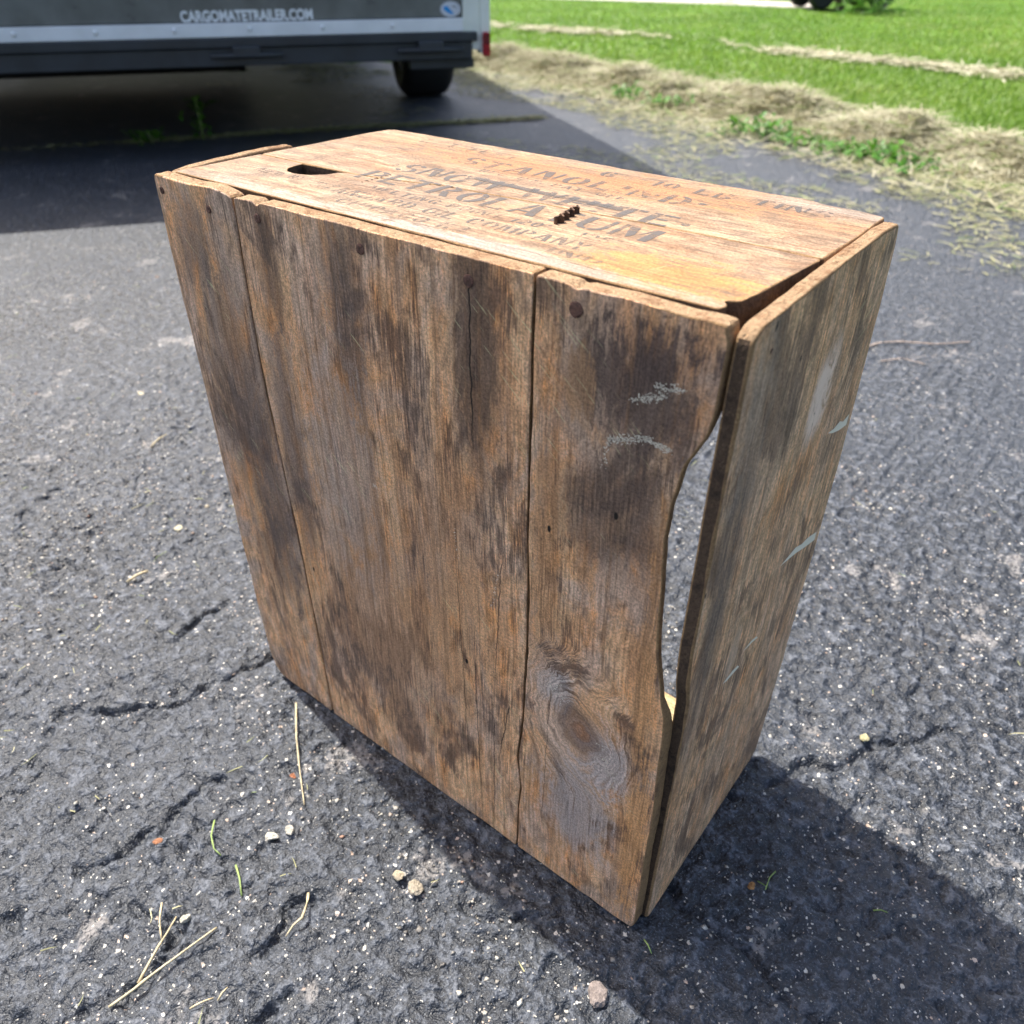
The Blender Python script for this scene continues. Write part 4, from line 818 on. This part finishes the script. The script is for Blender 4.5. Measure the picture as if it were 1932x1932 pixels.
def disc(name, cx, cz, rx, rz, y, mat, parent, n=40, pts=None):
    P = pts or [(cx+rx*math.cos(2*math.pi*i/n), cz+rz*math.sin(2*math.pi*i/n)) for i in range(n)]; m = len(P)
    V = [(a, y, b) for a, b in P]+[(a, y+.0011, b) for a, b in P]; Fc = [tuple(range(m)), tuple(range(2*m-1, m-1, -1))]+[(i, i+m, (i+1) % m+m, (i+1) % m) for i in range(m)]
    return mesh_obj(name, V, Fc, mat, parent)
stk = disc('oval_sticker', -.147, .4855, .042, .0275, -.0136, M['grey_ink'], tr); stk['label'] = 'oval white sticker with a blue emblem'
disc('sticker_face', -.147, .4855, .0385, .0245, -.0150, M['sticker_white'], stk)
disc('emblem', 0, 0, 1, 1, -.0164, M['sticker_blue'], stk, pts=[(-.176, .490), (-.172, .483), (-.163, .477), (-.154, .472), (-.143, .469), (-.136, .470), (-.139, .476), (-.146, .480), (-.150, .487), (-.156, .492), (-.163, .497), (-.170, .496)])
disc('emblem', 0, 0, 1, 1, -.0164, M['grey_ink'], stk, pts=[(-.142, .499), (-.124, .496), (-.122, .490), (-.140, .4925)])
box_obj('underbody_light_block', (WL+.02, 2.3, .045), (-.95, 2.33, .40), M['rubber'], tr, .004)  # added panel, keeps light from the far end off the ground underneath
# tongue
box_obj('tongue', ((WL+WR)/2-.04, LEN, .33), ((WL+WR)/2+.04, LEN+1.1, .40), M['frame'], tr, .005)

# ------------------------------------------------------------------ far garden vehicle, post and plants
vp = ground_at(1545, 25)
mw = empty('garden_tractor', (vp[0], vp[1], .035), 0); tag(mw, 'small dark garden vehicle with grey wheel rims parked at the far end of the path', 'tractor')
fdir = math.atan2(RT[1], RT[0]); mw.rotation_euler = (0, 0, fdir+.10)   # local x runs to the right of the view, y away
def mwheel(x, y, rad, wid):
    e = bpy.data.objects.new('wheel', None); e.location = (x, y, rad); e.rotation_euler = (0, 0, math.pi/2); link(e, mw)
    bm = bmesh.new(); R_ = Matrix.Rotation(math.pi/2, 4, 'Y'); h = wid/2
    add_lathe(bm, [(rad*.56, -h*.8), (rad*.7, -h), (rad*.9, -h*.95), (rad, -h*.6), (rad, h*.6), (rad*.9, h*.95), (rad*.7, h), (rad*.56, h*.8)], R_, 32); bm_obj('tyre', bm, M['rubber'], e, smooth=True)
    bm = bmesh.new(); add_lathe(bm, [(rad*.02, -h*1.0), (rad*.12, -h*.95), (rad*.14, -h*.6), (rad*.40, -h*.5), (rad*.55, -h*.8), (rad*.55, h*.8), (rad*.4, h*.5), (rad*.14, h*.6), (rad*.02, h)], R_, 24); bm_obj('rim', bm, M['rim'], e, smooth=True)
for x, rad, wd in ((0, .15, .13), (.74, .15, .13)):
    mwheel(x, 0, rad, wd); mwheel(x, .62, rad, wd)
bm = bmesh.new(); add_box(bm, (-.18, .08, .20), (1.02, .54, .38), .03); add_box(bm, (-.10, .14, .36), (.42, .48, .62), .05); bm_obj('body', bm, M['frame'], mw)
bm = bmesh.new(); add_box(bm, (.26, .02, .07), (.64, .60, .17), .02); bm_obj('cutting_deck', bm, M['frame'], mw)
bm = bmesh.new(); add_box(bm, (.56, .16, .385), (.92, .46, .47), .03); add_box(bm, (.86, .16, .46), (.95, .46, .76), .03); bm_obj('seat', bm, M['rubber'], mw)
bm = bmesh.new(); add_lathe(bm, [(.15, -.01), (.165, -.006), (.165, .006), (.15, .01)], Matrix.Translation((.46, .31, .80)) @ Matrix.Rotation(.5, 4, 'Y'), 24); v, f = tube([(.38, .31, .60), (.46, .31, .79)], .015, 8); bm_obj('steering_wheel', bm, M['frame'], mw)
mesh_obj('steering_column', v, f, M['frame'], mw)
pp = ground_at(1583, 24); post = box_obj('wooden_post', (-.055, -.05, -.1), (.055, .05, 1.1), simple('brown_post', (.10, .055, .038), .8, var=.3), None, .01); post.location = (pp[0], pp[1], .02); post.rotation_euler = (0, 0, fdir)
tag(post, 'dark brown wooden post beside the far garden vehicle', 'post')

def weed(at, n, size, spread, label, tall=0.0, seed=0, z0=0.0, slim=.42, group=None, name='weed', tone0=.25):
    p = ground_at(*at); rs = np.random.default_rng(seed); V = []; Fc = []; tn = []
    for i in range(n):
        a = rs.random()*6.283; L = size*(.55+.6*rs.random()); e = .15+.9*rs.random(); bx, by = rs.normal(0, spread, 2); bz = tall*rs.random()
        d = np.array([math.cos(a)*math.cos(e), math.sin(a)*math.cos(e), math.sin(e)]); s = np.array([-math.sin(a), math.cos(a), 0])*L*slim*.5; up = np.array([0, 0, 1])
        o = len(V); b = np.array([bx, by, bz]); t0 = tone0+.6*rs.random()
        for q, wq in ((0, .12), (.3, .8), (.6, 1.0), (.85, .6), (1.0, .05)):
            c = b+d*L*q-up*L*.35*q*q
            c[2] = max(c[2], .004)
            V += [c-s*wq+up*L*.05*wq, c, c+s*wq+up*L*.05*wq]; tn += [t0, t0*.8, t0]
        for q in range(4):
            r0 = o+q*3; Fc += [(r0, r0+1, r0+4, r0+3), (r0+1, r0+2, r0+5, r0+4)]
    root = empty(name, (p[0], p[1], z0))
    o = mesh_obj('foliage', V, Fc, M['leaf'], root, smooth=True); at_ = o.data.attributes.new('tone', 'FLOAT', 'POINT'); at_.data.foreach_set('value', np.array(tn, np.float32))
    k_ = max(1, int(n/14)); SV = []; SF = []
    for i in range(1):
        bx, by = rs.normal(0, spread*.7, 2); v, f = tube([(bx*.4, by*.4, -.01), (bx*.8, by*.8, tall*.5+size*.15), (bx, by, tall*.95+size*.3)], [.004, .003, .002], 5); o_ = len(SV); SV += v; SF += [tuple(x+o_ for x in ff) for ff in f]
    mesh_obj('stem', SV, SF, M['green_stem'], root, smooth=True)
    return tag(root, label, 'weed', group)
weed((385, 262), 60, .05, .025, 'tallest leafy weed growing from the joint under the trailer', tall=.16, seed=1)
weed((300, 268), 26, .05, .04, 'low leafy weed in the joint, second from the left', tall=.03, seed=2)
weed((268, 272), 20, .05, .03, 'small weed at the left end of the joint under the trailer', tall=.04, seed=3)
weed((1178, 190), 60, .055, .06, 'flat leafy weed in the straw row nearest the trailer', tall=.03, seed=4, z0=.02)
weed((1252, 203), 60, .055, .06, 'flat leafy weed in the straw row, second from the trailer', tall=.02, seed=5, z0=.02)
weed((1432, 258), 120, .055, .07, 'bushy bright green weed at the driveway edge left of the long weed strip', tall=.06, seed=6)
weed((1510, 270), 90, .05, .075, 'low broadleaf weed at the driveway edge just right of the bushy weed', tall=.02, seed=7)
weed((1585, 285), 90, .05, .075, 'spreading broadleaf weed at the driveway edge in the middle of the weed strip', tall=.02, seed=8)
weed((1650, 298), 120, .055, .075, 'thick broadleaf weed at the driveway edge above the crate back corner', tall=.04, seed=9)
weed((1720, 318), 90, .05, .07, 'broadleaf weed at the right end of the weed strip', tall=.03, seed=10)
weed((1608, 30), 90, .20, .12, 'tall pale green plant beside the brown post', tall=.30, seed=11, slim=.12, name='tall_plant')
weed((1655, 33), 90, .20, .14, 'tall grassy plant in front of the far garden vehicle', tall=.26, seed=12, slim=.12, name='tall_plant')
weed((830, 122), 60, .10, .10, 'green weed tuft under the trailer corner behind the wheel', tall=.03, seed=13)
